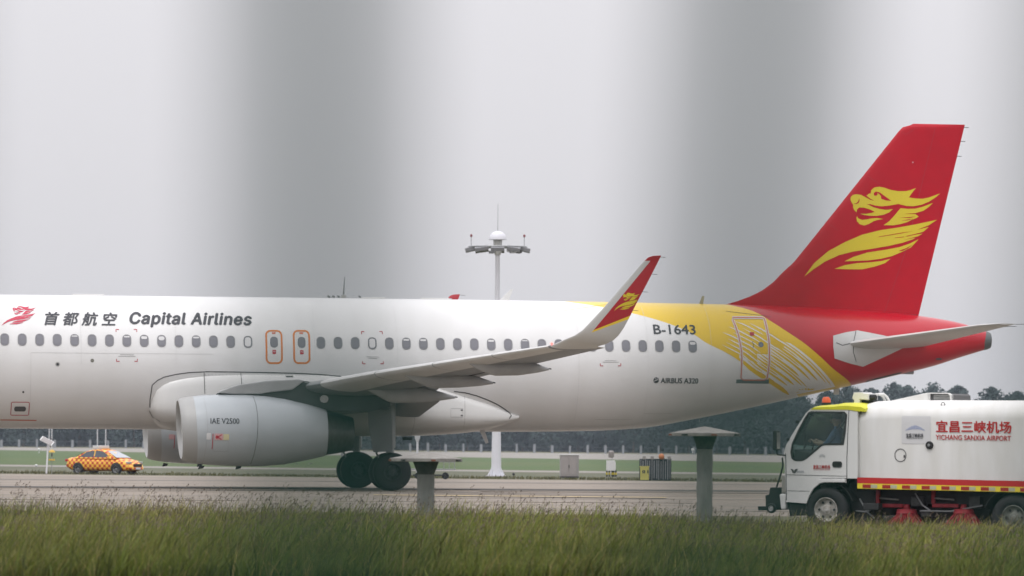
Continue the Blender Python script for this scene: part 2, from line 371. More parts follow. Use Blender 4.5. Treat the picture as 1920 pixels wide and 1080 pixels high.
seam([(845, 766), (868, 766), (868, 782), (845, 782)], -1.9, .014, SEAML, closed=True)
for px, py in ((866, 769), (866, 779)): decal('latch', [rrect(*[L(px-2, py+1.2, -1.9), L(px+2, py-1.2, -1.9)][0], *L(px+2, py-1.2, -1.9), .008)], SEAM, jet, SK, .008)
for x0_, y0_, x1_, y1_ in ((385, 701, 452, 702), (386, 702, 386, 735), (455, 703, 455, 720), (600, 704, 500, 702)):
    n_ = int(max(abs(x1_-x0_), abs(y1_-y0_))/3.2)
    for k in range(n_):
        if k % 2: continue
        a_, b_ = L(x0_+(x1_-x0_)*k/n_, y0_+(y1_-y0_)*k/n_+1.5, -1.98); decal('fastener', [rrect(a_-.012, b_-.012, a_+.012, b_+.012, .01, 1)], SEAML, jet, SK, .008)
decal('wing_root_mark', [rrect(*L(536, 707.5, -1.98), *L(550, 705, -1.98), .02)], SEAM, jet, SK, .010)
for px, py, l_ in ((640, 745, 60), (905, 790, 46), (1120, 786, 70), (300, 792, 40), (1210, 775, 60)):
    seam([(px, py), (px+l_*.5, py+.6), (px+l_, py-.3)], -1.5, .018, SEAMF)
# cabin windows
LIVW = pm('hull_white', (.73, .73, .72), .3, coat=.25)
def window(cx, cz, style, parent=jet, w_=.245, h_=.345, frame=True, mat=None):
    out_ = rrect(cx-w_/2, cz-h_/2, cx+w_/2, cz+h_/2, .105, 5)
    p = decal('window', [out_], mat or GLASSW, parent, SKF, .006, .3)
    if frame:
        decal('window_frame', ribbon(out_, .028, True), WINFR, p if parent is jet else parent, SKF, .012, .4)
    if style > 0:
        top = cz+h_/2-.03; bot = top-(h_-.06)*style; q = rrect(cx-w_/2+.03, bot, cx+w_/2-.03, top, min(.07, (top-bot)/2.1), 4)
        decal('window_blind', [q], SHADE, p if parent is jet else parent, SKF, .010, .4)
    return p
WINFR = pm('window_seal', (.22, .22, .23), .5)
wz = 4.54; styles = {8: .30, 9: .42, 11: .18, 4: .12, 7: .15, 14: 1.0}
x_first = L(9, 638, -1.97)[0]
for i in range(15): window(x_first+i*.5334, wz, styles.get(i, 0))
for i in range(-6, 0): window(x_first+i*.5334, wz, 0)
x_sec = L(602.3, 643, -1.97)[0]; st2 = {3: 1.0, 5: .18, 6: .2, 10: .2, 22: .3, 12: .1}
for j in range(23): window(x_sec+j*.5334, wz-.004, st2.get(j, 0))
# over-wing exits
def exit_door(px):
    x0, z1 = L(px-14, 620, -1.97); x1, z0 = L(px+14.3, 681, -1.97); cx = (x0+x1)/2
    d = decal('overwing_exit', [rrect(x0, z0, x1, z1, .13)], WHITE, jet, SKF, .004, .15)
    decal('exit_outline', ribbon(rrect(x0, z0, x1, z1, .14, 6), .055, True), ORANGE, d, SKF, .008, .2)
    decal('window', [rrect(cx-.12, wz-.17, cx+.12, wz+.17, .105)], GLASSW, d, SKF, .008, .3)
    decal('exit_sign', [rrect(cx-.055, wz-.37, cx+.055, wz-.24, .01)], REDMK, d, SKF, .008, .3)
    decal('exit_sign', [rrect(cx-.04, wz-.30, cx+.04, wz-.285, .004)], SHADE, d, SKF, .010, .3)
    decal('exit_latch', [rrect(cx-.06, z1-.10, cx+.06, z1-.045, .015)], PINK, d, SKF, .010, .3)
exit_door(514.3); exit_door(566)
# aft cabin door, its outline, sill and porthole
dp = [(1382, 595), (1438, 595), (1441, 597), (1444, 640), (1444, 680), (1442, 708), (1438, 712), (1396, 712), (1391, 708), (1391, 660), (1387, 630), (1381, 600)]
# yellow rays behind the door, white streaks through the yellow
def sliver(a, b, wd0, wd1=0.0):
    (x0, y0), (x1, y1) = a, b; dx, dy = x1-x0, y1-y0; l = math.hypot(dx, dy); nx, ny = -dy/l, dx/l; m = .35
    return [L(x0, y0, -1.85), L(x0+dx*m+nx*wd0/2, y0+dy*m+ny*wd0/2, -1.85), L(x1+nx*wd1/2, y1+ny*wd1/2, -1.85), L(x1-nx*wd1/2, y1-ny*wd1/2, -1.85), L(x0+dx*m-nx*wd0/2, y0+dy*m-ny*wd0/2, -1.85)]
CRv = [(1397, 580), (1420, 587), (1447, 603), (1480, 624), (1510, 645), (1540, 670), (1565, 694), (1596, 722)]
CLv = [(1320, 640), (1352, 656), (1388, 674), (1412, 694), (1436, 708), (1458, 720), (1478, 731), (1496, 741)]
def cuv(u, t):
    t = max(0, min(6.999, t*7)); i = int(t); f = t-i; g = lambda C: (C[i][0]+(C[i+1][0]-C[i][0])*f, C[i][1]+(C[i+1][1]-C[i][1])*f); a, b = g(CRv), g(CLv); return a[0]+(b[0]-a[0])*u, a[1]+(b[1]-a[1])*u
def ray_poly(u, t0, t1, wd):
    P = [cuv(u, t0+(t1-t0)*k/10) for k in range(11)]; up_, dn_ = [], []
    for k, (x, y) in enumerate(P):
        q = P[min(10, k+1)]; p = P[max(0, k-1)]; dx, dy = q[0]-p[0], q[1]-p[1]; l = math.hypot(dx, dy); h = wd/2*min(1, k/3+.1, (10-k)/2+.25)
        up_.append((x-dy/l*h, y+dx/l*h)); dn_.append((x+dy/l*h, y-dx/l*h))
    return [L(x, y, -1.8) for x, y in up_+dn_[::-1]]
wp = [cuv(.20, .44)]+[cuv(.155-.03*t, t) for t in (.5, .6, .7, .8, .9, 1)]+[cuv(1.10, t) for t in (1, .85, .7, .55, .42, .3)]+[cuv(.93, .26), cuv(.85, .42), cuv(.70, .36), cuv(.55, .45), cuv(.42, .40), cuv(.30, .50)]
decal('white_field', [[L(x, y, -1.8) for x, y in wp]], LIVW, jet, SKF, .004, .11)
rr_ = random.Random(4); ys_ = []; wsx = []
for k in range(16):
    u = .19+k*.052; t0 = rr_.uniform(.30, .42); t1 = (.97, .93, .62, .90, .70, .88, .58, .80)[k % 8]-.12*(u-.3); ys_.append(ray_poly(u, t0, t1, (2.2, 3.4, 2.4, 4.4, 2.6, 3.6, 2.0, 4.0)[k % 8]))
ys_.append(ray_poly(1.0, .15, .97, 7.5))
for k in range(9): u = .22+k*.085; t0 = rr_.uniform(.03, .2); wsx.append(ray_poly(u, t0, t0+rr_.uniform(.2, .34), rr_.uniform(1.3, 2.4)))
decal('yellow_rays', ys_, YELB, jet, SKF, .007, .11)['kind'] = 'stuff'
decal('white_streaks', wsx, LIVW, jet, SKF, .010, .11)['kind'] = 'stuff'
dl = pl(dp, -1.85)
door = decal('door_outline', ribbon(dl, .09, True), SHADE, jet, SKF, .014, .25)
decal('door_outline', ribbon(dl, .035, True), PINK, jet, SKF, .018, .25)
sl = [L(1381, 711, -1.7), L(1444, 711, -1.7), L(1445, 719, -1.7), L(1381, 718, -1.7)]
decal('door_sill', [sl], pm('door_sill_grey', (.12, .15, .15), .6), jet, SKF, .016, .25)
cx, cz = L(1429, 646, -1.9); decal('door_porthole', [rrect(cx-.085, cz-.085, cx+.085, cz+.085, .084)], GLASSW, jet, SKF, .014, .3)
cx, cz = L(1413.5, 626, -1.9); decal('door_sign', [rrect(cx-.07, cz-.055, cx+.07, cz+.055, .02)], REDMK, jet, SKF, .014, .3)
decal('door_handle', ribbon(pl([(1413, 640), (1415, 646), (1413.5, 653)], -1.9), .02), SEAM, jet, SKF, .014, .3)
seam([(1365, 583), (1395, 587), (1430, 591), (1447, 594)], -1.3, .012, SEAM, bvh=SKF)
# small skin fittings
def spot(px, py, r, mat, name, y=-1.97, off=.008):
    cx, cz = L(px, py, y); decal(name, [rrect(cx-r, cz-r, cx+r, cz+r, r*.99)], mat, jet, SK, off, .4)
spot(173, 676, .055, pm('vent_olive', (.17, .17, .14), .6), 'vent'); spot(108, 683, .04, DARK, 'static_port'); spot(108, 683, .07, SEAML, 'port_ring', off=.006); spot(43, 735, .03, DARK, 'static_port', -1.6)
decal('service_panel', ribbon(rrect(*L(21, 778, -1.5), *L(55, 754, -1.5), .04), .02, True), REDMK, jet, SK, .008, .3)
decal('drain_mast_inlet', [rrect(*L(27, 771, -1.5), *L(49, 762, -1.5), .06)], SEAM, jet, SK, .008, .3)
def corner_marks(x0, y0, x1, y1, which='tblr', mat=REDMK):
    P = []
    for cx, sx in ((x0, 1), (x1, -1)):
        for cy, sy in ((y0, 1), (y1, -1)):
            if (cy == y0 and 't' not in which): continue
            decal('corner_mark', ribbon(pl([(cx+5.5*sx, cy), (cx, cy), (cx, cy+4.5*sy)], -1.97), .025), mat, jet, SKF, .008, .3)
corner_marks(218.5, 617.5, 257.5, 677.5); corner_marks(679.5, 621.5, 718.5, 682); corner_marks(1125.5, 640, 1164, 686, 'b')
for px, py, w_ in ((238, 665, 26), (238, 668, 32), (699, 669, 24), (699, 672, 16), (1145, 676, 22), (1145, 679, 30)):
    decal('small_print', [[L(px-w_/2, py+.5, -1.97), L(px+w_/2, py+.7, -1.97), L(px+w_/2, py-.2, -1.97), L(px-w_/2, py-.4, -1.97)]], SEAML, jet, SKF, .008, .3)
seam([(2, 787), (70, 788)], -1.3, .03, PINK, 'red_stripe', bvh=SK)
# lettering
def lb(px0, py0, px1, py1, y): a = L(px0, py1, y); b = L(px1, py0, y); return (a[0], a[1], b[0], b[1])
text_mesh('首 都 航 空', lb(84, 585.5, 222.5, 610, -1.85), jet, INK, SKF, shear=.25, bold=.028, off=.012, label='slanted dark airline name in Chinese characters')
text_mesh('Capital Airlines', lb(244, 586.5, 475, 613.5, -1.85), jet, INK, SKF, shear=.22, bold=.032, off=.012, space=1.06, grotesk=True, label='slanted bold dark airline name')
text_mesh('B-1643', lb(1227.5, 609, 1307, 626.5, -1.85), jet, INK, SKF, bold=.018, off=.012, label='registration number')
text_mesh('AIRBUS A320', lb(1236.5, 709, 1308, 718.5, -1.7), jet, INK, SKF, bold=.02, off=.012, label='aircraft type name')
cx, cz = L(1228, 713, -1.7); decal('round_emblem', [rrect(cx-.09, cz-.09, cx+.09, cz+.09, .089)], INK, jet, SKF, .012, .3)
decal('round_emblem', ribbon([(cx-.07, cz-.03), (cx-.01, cz), (cx+.07, cz+.02)], .02)+ribbon([(cx-.05, cz+.05), (cx+.01, cz+.04), (cx+.05, cz+.055)], .014), SHADE, jet, SKF, .015, .3)
# the dragon mark
def A(pts): return [(1580+a/5.685, 340+b/5.685) for a, b in pts]
def B4(pts): return [(1300+a/3, 200+b/3) for a, b in pts]
LOGO = [A([(258, 152), (280, 132), (303, 128), (308, 95), (340, 65), (395, 57), (450, 67), (520, 92), (600, 104), (680, 103), (735, 90), (788, 70), (755, 110), (712, 170), (780, 181), (860, 184), (930, 170), (990, 148), (1052, 127), (1000, 170), (930, 215), (850, 248), (760, 264), (690, 261), (640, 250), (598, 240), (560, 252), (480, 268), (420, 272), (350, 264), (290, 250), (262, 238), (250, 200), (245, 168), (300, 198), (342, 207), (300, 185)]),
        A([(245, 168), (250, 200), (262, 238), (330, 275), (400, 295), (470, 303), (540, 295), (500, 330), (440, 355), (370, 367), (300, 367), (240, 360), (190, 345), (260, 345), (345, 325), (290, 298), (230, 280), (180, 278), (155, 300), (152, 330), (130, 310), (115, 280), (118, 250), (102, 225), (90, 195), (96, 165), (115, 145), (150, 136), (200, 143)]),
        A([(155, 370), (170, 395), (210, 411), (260, 405), (310, 394), (370, 390), (435, 400), (380, 410), (330, 425), (280, 455), (230, 470), (185, 458), (155, 425), (149, 390)]),
        A([(622, 285), (700, 292), (780, 290), (860, 270), (920, 248), (974, 228), (930, 270), (880, 305), (830, 332), (780, 345), (820, 374), (790, 392), (745, 408), (690, 435), (620, 455), (540, 468), (440, 466), (500, 425), (560, 360)]),
        B4([(625, 955), (680, 880), (760, 812), (850, 763), (950, 720), (1050, 695), (1150, 680), (1250, 662), (1378, 635), (1330, 666), (1262, 692), (1330, 676), (1300, 702), (1232, 722), (1295, 713), (1240, 745), (1180, 765), (1100, 783), (1000, 800), (900, 815), (820, 835), (740, 872), (680, 912)]),
        B4([(850, 870), (900, 845), (980, 820), (1080, 805), (1160, 790), (1220, 770), (1272, 745), (1230, 790), (1180, 815), (1120, 840), (1060, 855), (980, 865), (900, 868)]),
        B4([(793, 912), (850, 892), (920, 880), (1000, 875), (1060, 868), (1112, 855), (1080, 880), (1020, 900), (950, 915), (870, 915)])]
LSLIT = [A([(118, 236), (150, 243), (176, 228), (184, 205), (182, 180), (174, 200), (165, 220), (145, 234)]), A([(338, 148), (335, 122), (360, 108), (400, 118), (440, 148), (522, 207), (470, 204), (415, 186), (412, 158), (392, 133), (370, 124), (376, 140), (360, 155)]),
         A([(262, 243), (300, 243), (350, 258), (420, 266), (500, 258), (598, 240), (560, 275), (540, 293), (470, 300), (400, 293), (330, 272)]),
         A([(158, 318), (160, 298), (180, 281), (230, 283), (290, 300), (345, 325), (300, 338), (230, 340), (190, 342)]),
         A([(385, 595), (390, 588), (640, 545), (760, 530), (640, 552)]), A([(557, 605), (560, 600), (660, 588), (655, 595)]), A([(672, 585), (850, 542), (860, 548), (700, 586)]), A([(655, 622), (780, 592), (880, 565), (890, 572), (780, 600)]),
         A([(660, 345), (780, 338), (870, 312), (860, 322), (780, 348)]), A([(610, 385), (720, 380), (790, 372), (720, 390)]), A([(625, 418), (720, 402), (760, 398), (700, 414)]), A([(600, 740), (680, 712), (760, 670), (700, 715), (640, 742)])]
LB = (min(p[0] for q in LOGO for p in q), min(p[1] for q in LOGO for p in q), max(p[0] for q in LOGO for p in q), max(p[1] for q in LOGO for p in q))
def logo(parent, mat, slitmat, bvh, yl, dst=None, off=.006, side=-1, step=.15, slits=True):
    def mp(q):
        if dst is None: return [L(px, py, yl) for px, py in q]
        x0, y0, x1, y1 = dst
        return [L(x0+(px-LB[0])/(LB[2]-LB[0])*(x1-x0), y0+(py-LB[1])/(LB[3]-LB[1])*(y1-y0), yl) for px, py in q]
    o = decal('dragon_logo', [mp(q) for q in LOGO], mat, parent, bvh, off, step, side)
    if slits: decal('logo_lines', [mp(q) for q in LSLIT], slitmat, parent, bvh, off*1.8, step, side)
    return o
logo(jet, REDMK if False else pm('logo_red', (.50, .03, .07), .45), WHITE, SKF, -1.85, (3, 573, 70, 611), .010)

# ---- fin
fin_le = [(5.90, 11.2), (5.97, 11.45)]+[(z, x) for x, z in pl([(1388, 563), (1410, 554.5), (1430, 544), (1450, 529), (1466, 512), (1480, 499)], 0)]+[(z, x) for x, z in pl([(1484, 497), (1530, 440), (1590, 365), (1650, 290), (1690, 240), (1697, 236)], 0)]
fin_te_a, fin_te_b = L(1722, 592, 0), L(1808.5, 236, 0)
zt = L(1740, 232.5, 0)[1]
mb = MB(); rings = []
zs_ = [5.2]+[5.6]+list(np.linspace(5.9, zt-.12, 46))+[zt-.05, zt-.015, zt]
LEZ = [p[0] for p in fin_le]; LEX = [p[1] for p in fin_le]
for i, z in enumerate(zs_):
    xl = np.interp(z, LEZ, LEX) if z > 5.9 else 11.2
    xt = fin_te_a[0]+(fin_te_b[0]-fin_te_a[0])*(z-fin_te_a[1])/(fin_te_b[1]-fin_te_a[1])
    if z > zt-.12: xl += (z-(zt-.12))/.12*.28
    zsc = 1.0 if z < zt-.1 else max(.05, 1-((z-(zt-.1))/.1)**2)
    c = xt-xl; tk = (.42 if z > 7.3 else .42)*(1-(z-6)/9)*zsc; up = []; dn = []
    for s in np.linspace(0, 1, 15):
        s2 = s*s*(3-2*s); yt = tk/2*(2.97*math.sqrt(s2)-1.26*s2-3.52*s2**2+2.84*s2**3-1.02*s2**4)
        # long dorsal fillet stays thin at its front
        if z < 7.15: yt *= min(1, max(.12, (xl+c*s2-11.3)/3.0))
        up.append((xl+c*s2, -max(yt, .008), z)); dn.append((xl+c*s2, max(yt, .008), z))
    rings.append(up+dn[::-1][1:])
mb.loft(rings); fin = mb.build('fin', RED, jet, smooth=True)
FB_ = bvh_of([fin])
logo(fin, YEL, RED, FB_, -.18, None, .006)
logo(fin, YEL, RED, FB_, -.18, None, .006, side=1)
seam_f = lambda pts, wd=.012, m=pm('fin_seam', (.30, .02, .03), .5): decal('panel_seam', ribbon(pl(pts, -.2), wd), m, fin, FB_, .005, .3)
seam_f([(1693, 246), (1700, 252), (1716, 242)]); seam_f([(1629, 330), (1650, 345)]); seam_f([(1550, 415), (1572, 432)]); seam_f([(1655, 587), (1722, 590)], .02)
seam_f([(1757, 234), (1700, 470), (1660, 585)], .014); seam_f([(1480, 500), (1487, 508)], .02)
for py in (239, 265, 293):
    x, z = L(1808-(py-236)*.2445, py, 0); MB().tube([(x-.05, 0, z), (x+.16, 0, z)], .010, 5).build('static_wick', DARK, fin)
# fin strobe / beacon left out of the metal: small light dot
x, z = L(1713, 304, -.2); decal('fin_light', [rrect(x-.02, z-.02, x+.02, z+.02, .018)], SHADE, fin, FB_, .008, .3)

# ---- stabilisers
def foil(xl, xt, y, z, tk, dirn=(0, 0, 1), n=12, te=None):
    d = Vector(dirn); a = Vector((xl, y, z)); b = Vector(te) if te else Vector((xt, y, z)); up = []; dn = []
    for s in np.linspace(0, 1, n):
        s2 = s*s*(3-2*s); yt = max(.004, tk/2*(2.97*math.sqrt(s2)-1.26*s2-3.52*s2**2+2.84*s2**3-1.02*s2**4)); p = a.lerp(b, s2)
        up.append(p+d*yt); dn.append(p-d*yt)
    return up+dn[::-1][1:-1]
for sgn in (-1, 1):
    mb = MB(); rings = []
    for t in np.linspace(0, 1, 16):
        y = .55+t*5.67; xl = 14.55+(y-.7)*.665; xt = 17.55+(y-.7)*.275; z = 4.62+(y-.7)*.112
        if t > .95: xl += (t-.95)*6
        rings.append(foil(xl, xt, sgn*y, z, (xt-xl)*.105*(.6 if t > .97 else 1)))
    mb.loft(rings); st = mb.build('stabiliser', LGREY, jet, smooth=True)
    for yy in (5.6, 6.15): MB().tube([(17.5+(yy-.7)*.275, sgn*yy, 4.62+(yy-.7)*.112), (17.9+(yy-.7)*.275, sgn*yy, 4.63+(yy-.7)*.112)], .008, 5).build('static_wick', DARK, st)
    pts = [(1558, 630), (1582, 624), (1606, 620), (1625, 623.5), (1655, 629), (1700, 640), (1695, 652), (1640, 677), (1618, 687), (1590, 681), (1560, 672), (1557, 650)]
    q = [L(px, py, -1.1) for px, py in pts]
    ap = decal('stabiliser_apron', [q], LGREY, jet, SKF, .02, .2, side=sgn)
    if sgn < 0:
        decal('apron_seam', ribbon(pl([(1563, 643), (1575, 648), (1600, 642), (1640, 636)], -1.1)+[], .025)+ribbon(pl([(1603, 621), (1597, 640), (1596, 660), (1603, 678)], -1.1), .022), SEAM, ap, SKF, .026, .3)
# tail cone end and under-tail fittings
mb = MB(); mb.lathe([(19.50, .365), (19.86, .29), (19.95, .25), (19.93, .2), (19.6, .18)], (0, 0, 4.865), 'x', 28, cap=True); mb.build('exhaust_cone', pm('apu_metal', (.13, .14, .14), .45, metal=.5), jet, smooth=True)
mb = MB(); mb.plate(pl([(1690, 701.5), (1712, 702), (1714, 697), (1706, 692)], 0), -.03, .03); mb.build('tail_skid', STEEL, jet)
mb = MB(); mb.box((14.9, 0, 3.2), (.16, .10, .22)); mb.build('drain_mast', LGREY, jet)
cx, cz = L(1760, 673, -.5); decal('tail_vent', [rrect(cx-.11, cz-.03, cx+.11, cz+.03, .028)], SEAM, jet, SKF, .008, .3)
decal('tail_panel', [pl([(1625, 717), (1690, 700), (1690, 697), (1625, 713)], -.35)], SEAM, jet, SKF, .006, .3)
# roof aerials
for px, hh, wd, mt, lean in ((948, .40, .32, WHITE, .22), (1316, .30, .14, pm('aerial_olive', (.35, .34, .26), .5), .06)):
    x = L(px, 560, 0)[0]; z = cub(FX, FT, x)-.05
    MB().plate([(x-wd*.75, z), (x+wd*.25, z), (x+lean+.02, z+hh), (x+lean-.05, z+hh)], -.02, .02).build('blade_aerial', mt, jet)
for px, wd in ((165, 1.0), (700, .75), (815, .9)):
    x = L(px, 556, 0)[0]; z = cub(FX, FT, x)
    MB().box((x, 0, z+.005), (wd, .22, .07)).build('roof_fairing', WHITE, jet, bevel=.02)
# belly aerial near the aft body and the drain fin
MB().plate(pl([(898, 806), (908, 805), (916, 830), (911, 832)], -.3), -.32, -.28).build('belly_aerial', LGREY, jet)
MB().box((L(760, 822, 0)[0], -.4, 1.60), (.3, .12, .10)).build('belly_light', DARK, jet, bevel=.02)
x, z = L(565, 821, -.8)

# ---- wings
def xle(y): return -3.04+(y-5.6)*.533
def xte(y): return 1.12+max(0, y-6.4)*.315
def zch(y): return np.interp(y, [0, 1.98, 5.6, 8.6, 12.8, 16.4], [2.55, 2.72, 3.10, 3.45, 3.86, 4.20])
LEp = [((1060, 636.5), 16.75), ((1078, 629), 16.98), ((1092, 619.5), 17.12), ((1102, 609), 17.2), ((1130, 579), 17.38), ((1151, 555), 17.5), ((1172.6, 530), 17.62), ((1196, 503), 17.75), ((1208.6, 489), 17.82), ((1215, 483), 17.86), ((1224, 480), 17.9)]
TEp = [((1120, 650), 16.75), ((1137, 645), 16.98), ((1150, 638.5), 17.12), ((1160, 629), 17.2), ((1169, 616), 17.38), ((1180, 596), 17.5), ((1194, 568), 17.62), ((1213, 532), 17.75), ((1230, 499), 17.82), ((1236, 487), 17.86), ((1239.8, 479), 17.9)]
def sharklet_mat():
    m = bpy.data.materials.new('sharklet_paint'); m.use_nodes = True; t = m.node_tree; b = t.nodes['Principled BSDF']; n = t.nodes.new; l = t.links.new
    b.inputs['Roughness'].default_value = .35; b.inputs['Coat Weight'].default_value = .2
    tc = n('ShaderNodeTexCoord'); s = n('ShaderNodeSeparateXYZ'); l(tc.outputs['Object'], s.inputs[0])
    def above(p, q, yl):
        (x0, z0), (x1, z1) = L(*p, yl), L(*q, yl); k = (z1-z0)/(x1-x0)
        a = n('ShaderNodeMath'); a.operation = 'MULTIPLY_ADD'; a.inputs[1].default_value = -k; a.inputs[2].default_value = -(z0-k*x0); l(s.outputs['X'], a.inputs[0])
        c = n('ShaderNodeMath'); l(a.outputs[0], c.inputs[0]); l(s.outputs['Z'], c.inputs[1]); g = n('ShaderNodeMath'); g.operation = 'GREATER_THAN'; l(c.outputs[0], g.inputs[0]); g.inputs[1].default_value = 0; return g.outputs[0]
    def mul(a, b_): c = n('ShaderNodeMath'); c.operation = 'MULTIPLY'; l(a, c.inputs[0]); l(b_, c.inputs[1]); return c.outputs[0]
    def inv(a): c = n('ShaderNodeMath'); c.operation = 'SUBTRACT'; c.inputs[0].default_value = 1; l(a, c.inputs[1]); return c.outputs[0]
    aft = inv(above((1115, 619), (1214, 490), -17.4))             # aft of the bare leading edge
    top = above((1120, 616.5), (1184, 590), -17.3); top2 = above((1117, 621), (1181, 597), -17.3)
    tipz = n('ShaderNodeMath'); tipz.operation = 'GREATER_THAN'; l(s.outputs['Z'], tipz.inputs[0]); tipz.inputs[1].default_value = L(1206, 489, -17.8)[1]
    mx_ = n('ShaderNodeMath'); mx_.operation = 'MAXIMUM'; l(mul(aft, top), mx_.inputs[0]); l(tipz.outputs[0], mx_.inputs[1])
    A_ = n('ShaderNodeMix'); A_.data_type = 'RGBA'; A_.inputs[6].default_value = (.50, .50, .49, 1); A_.inputs[7].default_value = (.78, .56, .03, 1); l(mul(aft, top2), A_.inputs[0])
    B_ = n('ShaderNodeMix'); B_.data_type = 'RGBA'; l(A_.outputs[2], B_.inputs[6]); B_.inputs[7].default_value = (.38, .007, .018, 1); l(mx_.outputs[0], B_.inputs[0])
    l(B_.outputs[2], b.inputs['Base Color']); return m
SHM = sharklet_mat()
for sgn in (-1, 1):
    mb = MB(); rings = []
    ys = list(np.linspace(.5, 6.4, 12))+list(np.linspace(7, 16.4, 18))
    for y in ys:
        c = xte(y)-xle(y); tk = c*np.interp(y, [2, 6.4, 16.4], [.145, .118, .105]); z = zch(y)
        rings.append(foil(xle(y), 0, sgn*y, z, tk, n=18, te=(xte(y), sgn*y, z-.02*c)))
    st0 = [((xle(16.4), 16.4, zch(16.4)), (xte(16.4), 16.4, zch(16.4)-.03))]
    mb.loft(rings); wing = mb.build('wing', GREYP, jet, smooth=True)
    # slat edge, bright leading edge strip
    mb = MB()
    for y0, y1 in ((6.6, 9.0), (9.05, 11.5), (11.55, 14.0), (14.05, 16.3)):
        rr = []
        for y in np.linspace(y0, y1, 5):
            c = xte(y)-xle(y); tk = c*np.interp(y, [2, 6.4, 16.4], [.145, .118, .105])*1.03; z = zch(y)
            f = foil(xle(y)-.012, 0, sgn*y, z, tk, n=18, te=(xte(y), sgn*y, z-.02*c)); k = 7; rr.append(f[:k]+f[-k+1:])
        mb2 = MB(); mb2.loft(rr, closed=True, cap=True); mb2.build('slat', LGREY, wing, smooth=True)
    # sharklet
    stn = st0+[((L(*p, -y)[0], y, L(*p, -y)[1]), (L(*q, -y)[0], y, L(*q, -y)[1])) for (p, y), (q, _) in zip(LEp, TEp)]
    rings = []
    for i, (a, b) in enumerate(stn):
        pa, pb = stn[max(0, i-1)][0], stn[min(len(stn)-1, i+1)][0]
        dy, dz = (pb[1]-pa[1]), (pb[2]-pa[2]); nn = Vector((0, -dz, dy)).normalized(); nn.y *= sgn
        c = b[0]-a[0]; rings.append(foil(a[0], 0, sgn*a[1], a[2], c*np.interp(i, [0, 5, 11], [.105, .10, .07]), nn, 18, te=(b[0], sgn*b[1], b[2])))
    mb = MB(); mb.loft(rings); sh = mb.build('sharklet', SHM, wing, smooth=True)
    SB = bvh_of([sh]); logo(sh, YEL, RED, SB, -17.5, (1152, 549, 1197, 583), .006, side=sgn, slits=False)['label'] = 'small yellow dragon logo'
    for py, px in ((482, 1240), (514, 1224), (547, 1207), (582, 1189)):
        x, z = L(px, py, -17.7); MB().tube([(x-.06, sgn*17.72, z), (x+.12, sgn*17.72, z-.01)], .006, 4).build('static_wick', DARK, sh)
    # flap track fairings
    for y, (tip, zt_), (bx, bz), x0 in ((12.8, L(1030, 692, -12.8), L(975, 704, -12.8), 1.0), (9.9, L(925, 718, -9.9), L(868, 727, -9.9), -.5), (7.0, L(854, 745, -7), L(800, 755, -7), -1.3)):
        rings = []
        for t in np.linspace(0, 1, 16):
            x = x0+(tip-x0)*t; h_ = .30*max(.02, math.sin(math.pi*min(1, t*1.03)**.8))**.7*(1-.35*t) if t < 1 else .02
            h_ = np.interp(t, [0, .08, .3, .62, .85, 1], [.02, .12, .24, .24, .13, .03]); w_ = h_*.62
            zc = np.interp(t, [0, .3, .62, 1], [zch(y)-.10, bz+.22, bz+.24, zt_])
            rings.append([(x, sgn*y+w_*math.sin(a), zc+h_*math.cos(a)) for a in [2*math.pi*k/16 for k in range(16)]])
        mb = MB(); mb.loft(rings); mb.build('flap_fairing', FAIR, wing, smooth=True)
        MB().tube([(tip-.02, sgn*y, zt_+.02), (tip+.06, sgn*y, zt_)], .02, 6).build('fairing_tip', DARK, wing)
    # flaps' gap line and underside panels
    rr = []
    for y in np.linspace(6.5, 12.9, 8):
        c = xte(y)-xle(y); x = xle(y)+c*.72; rr.append([(x, sgn*y, zch(y)-c*.04-.035), (x+.05, sgn*y, zch(y)-c*.04-.035), (x+.05, sgn*y, zch(y)-c*.035), (x, sgn*y, zch(y)-c*.035)])
    MB().loft(rr).build('flap_gap', SEAM, wing)
    # nav light
    x, z = L(1034, 643.5, -16.4)
    nl = MB(); nl.lathe([(-.05, .01), (-.03, .035), (.03, .035), (.06, .01)], (x, sgn*16.42, z-.01), 'y', 10); m = pm('nav_light', (.8, .12, .1), .2)
    m.node_tree.nodes['Principled BSDF'].inputs['Emission Color'].default_value = (1, .12, .1, 1); m.node_tree.nodes['Principled BSDF'].inputs['Emission Strength'].default_value = 2.5
    nl.build('navigation_light', m, wing)
    # aileron / flap wedge and inboard flap visible behind the gear
    mb = MB(); rings = []
    for y in (2.05, 4.2, 6.3):
        rings.append(foil(.2, 0, sgn*y, zch(y)-.32, .16, n=8, te=(1.15, sgn*y, zch(y)-.46)))
    mb.loft(rings); mb.build('inboard_flap', GREYP, wing, smooth=True)

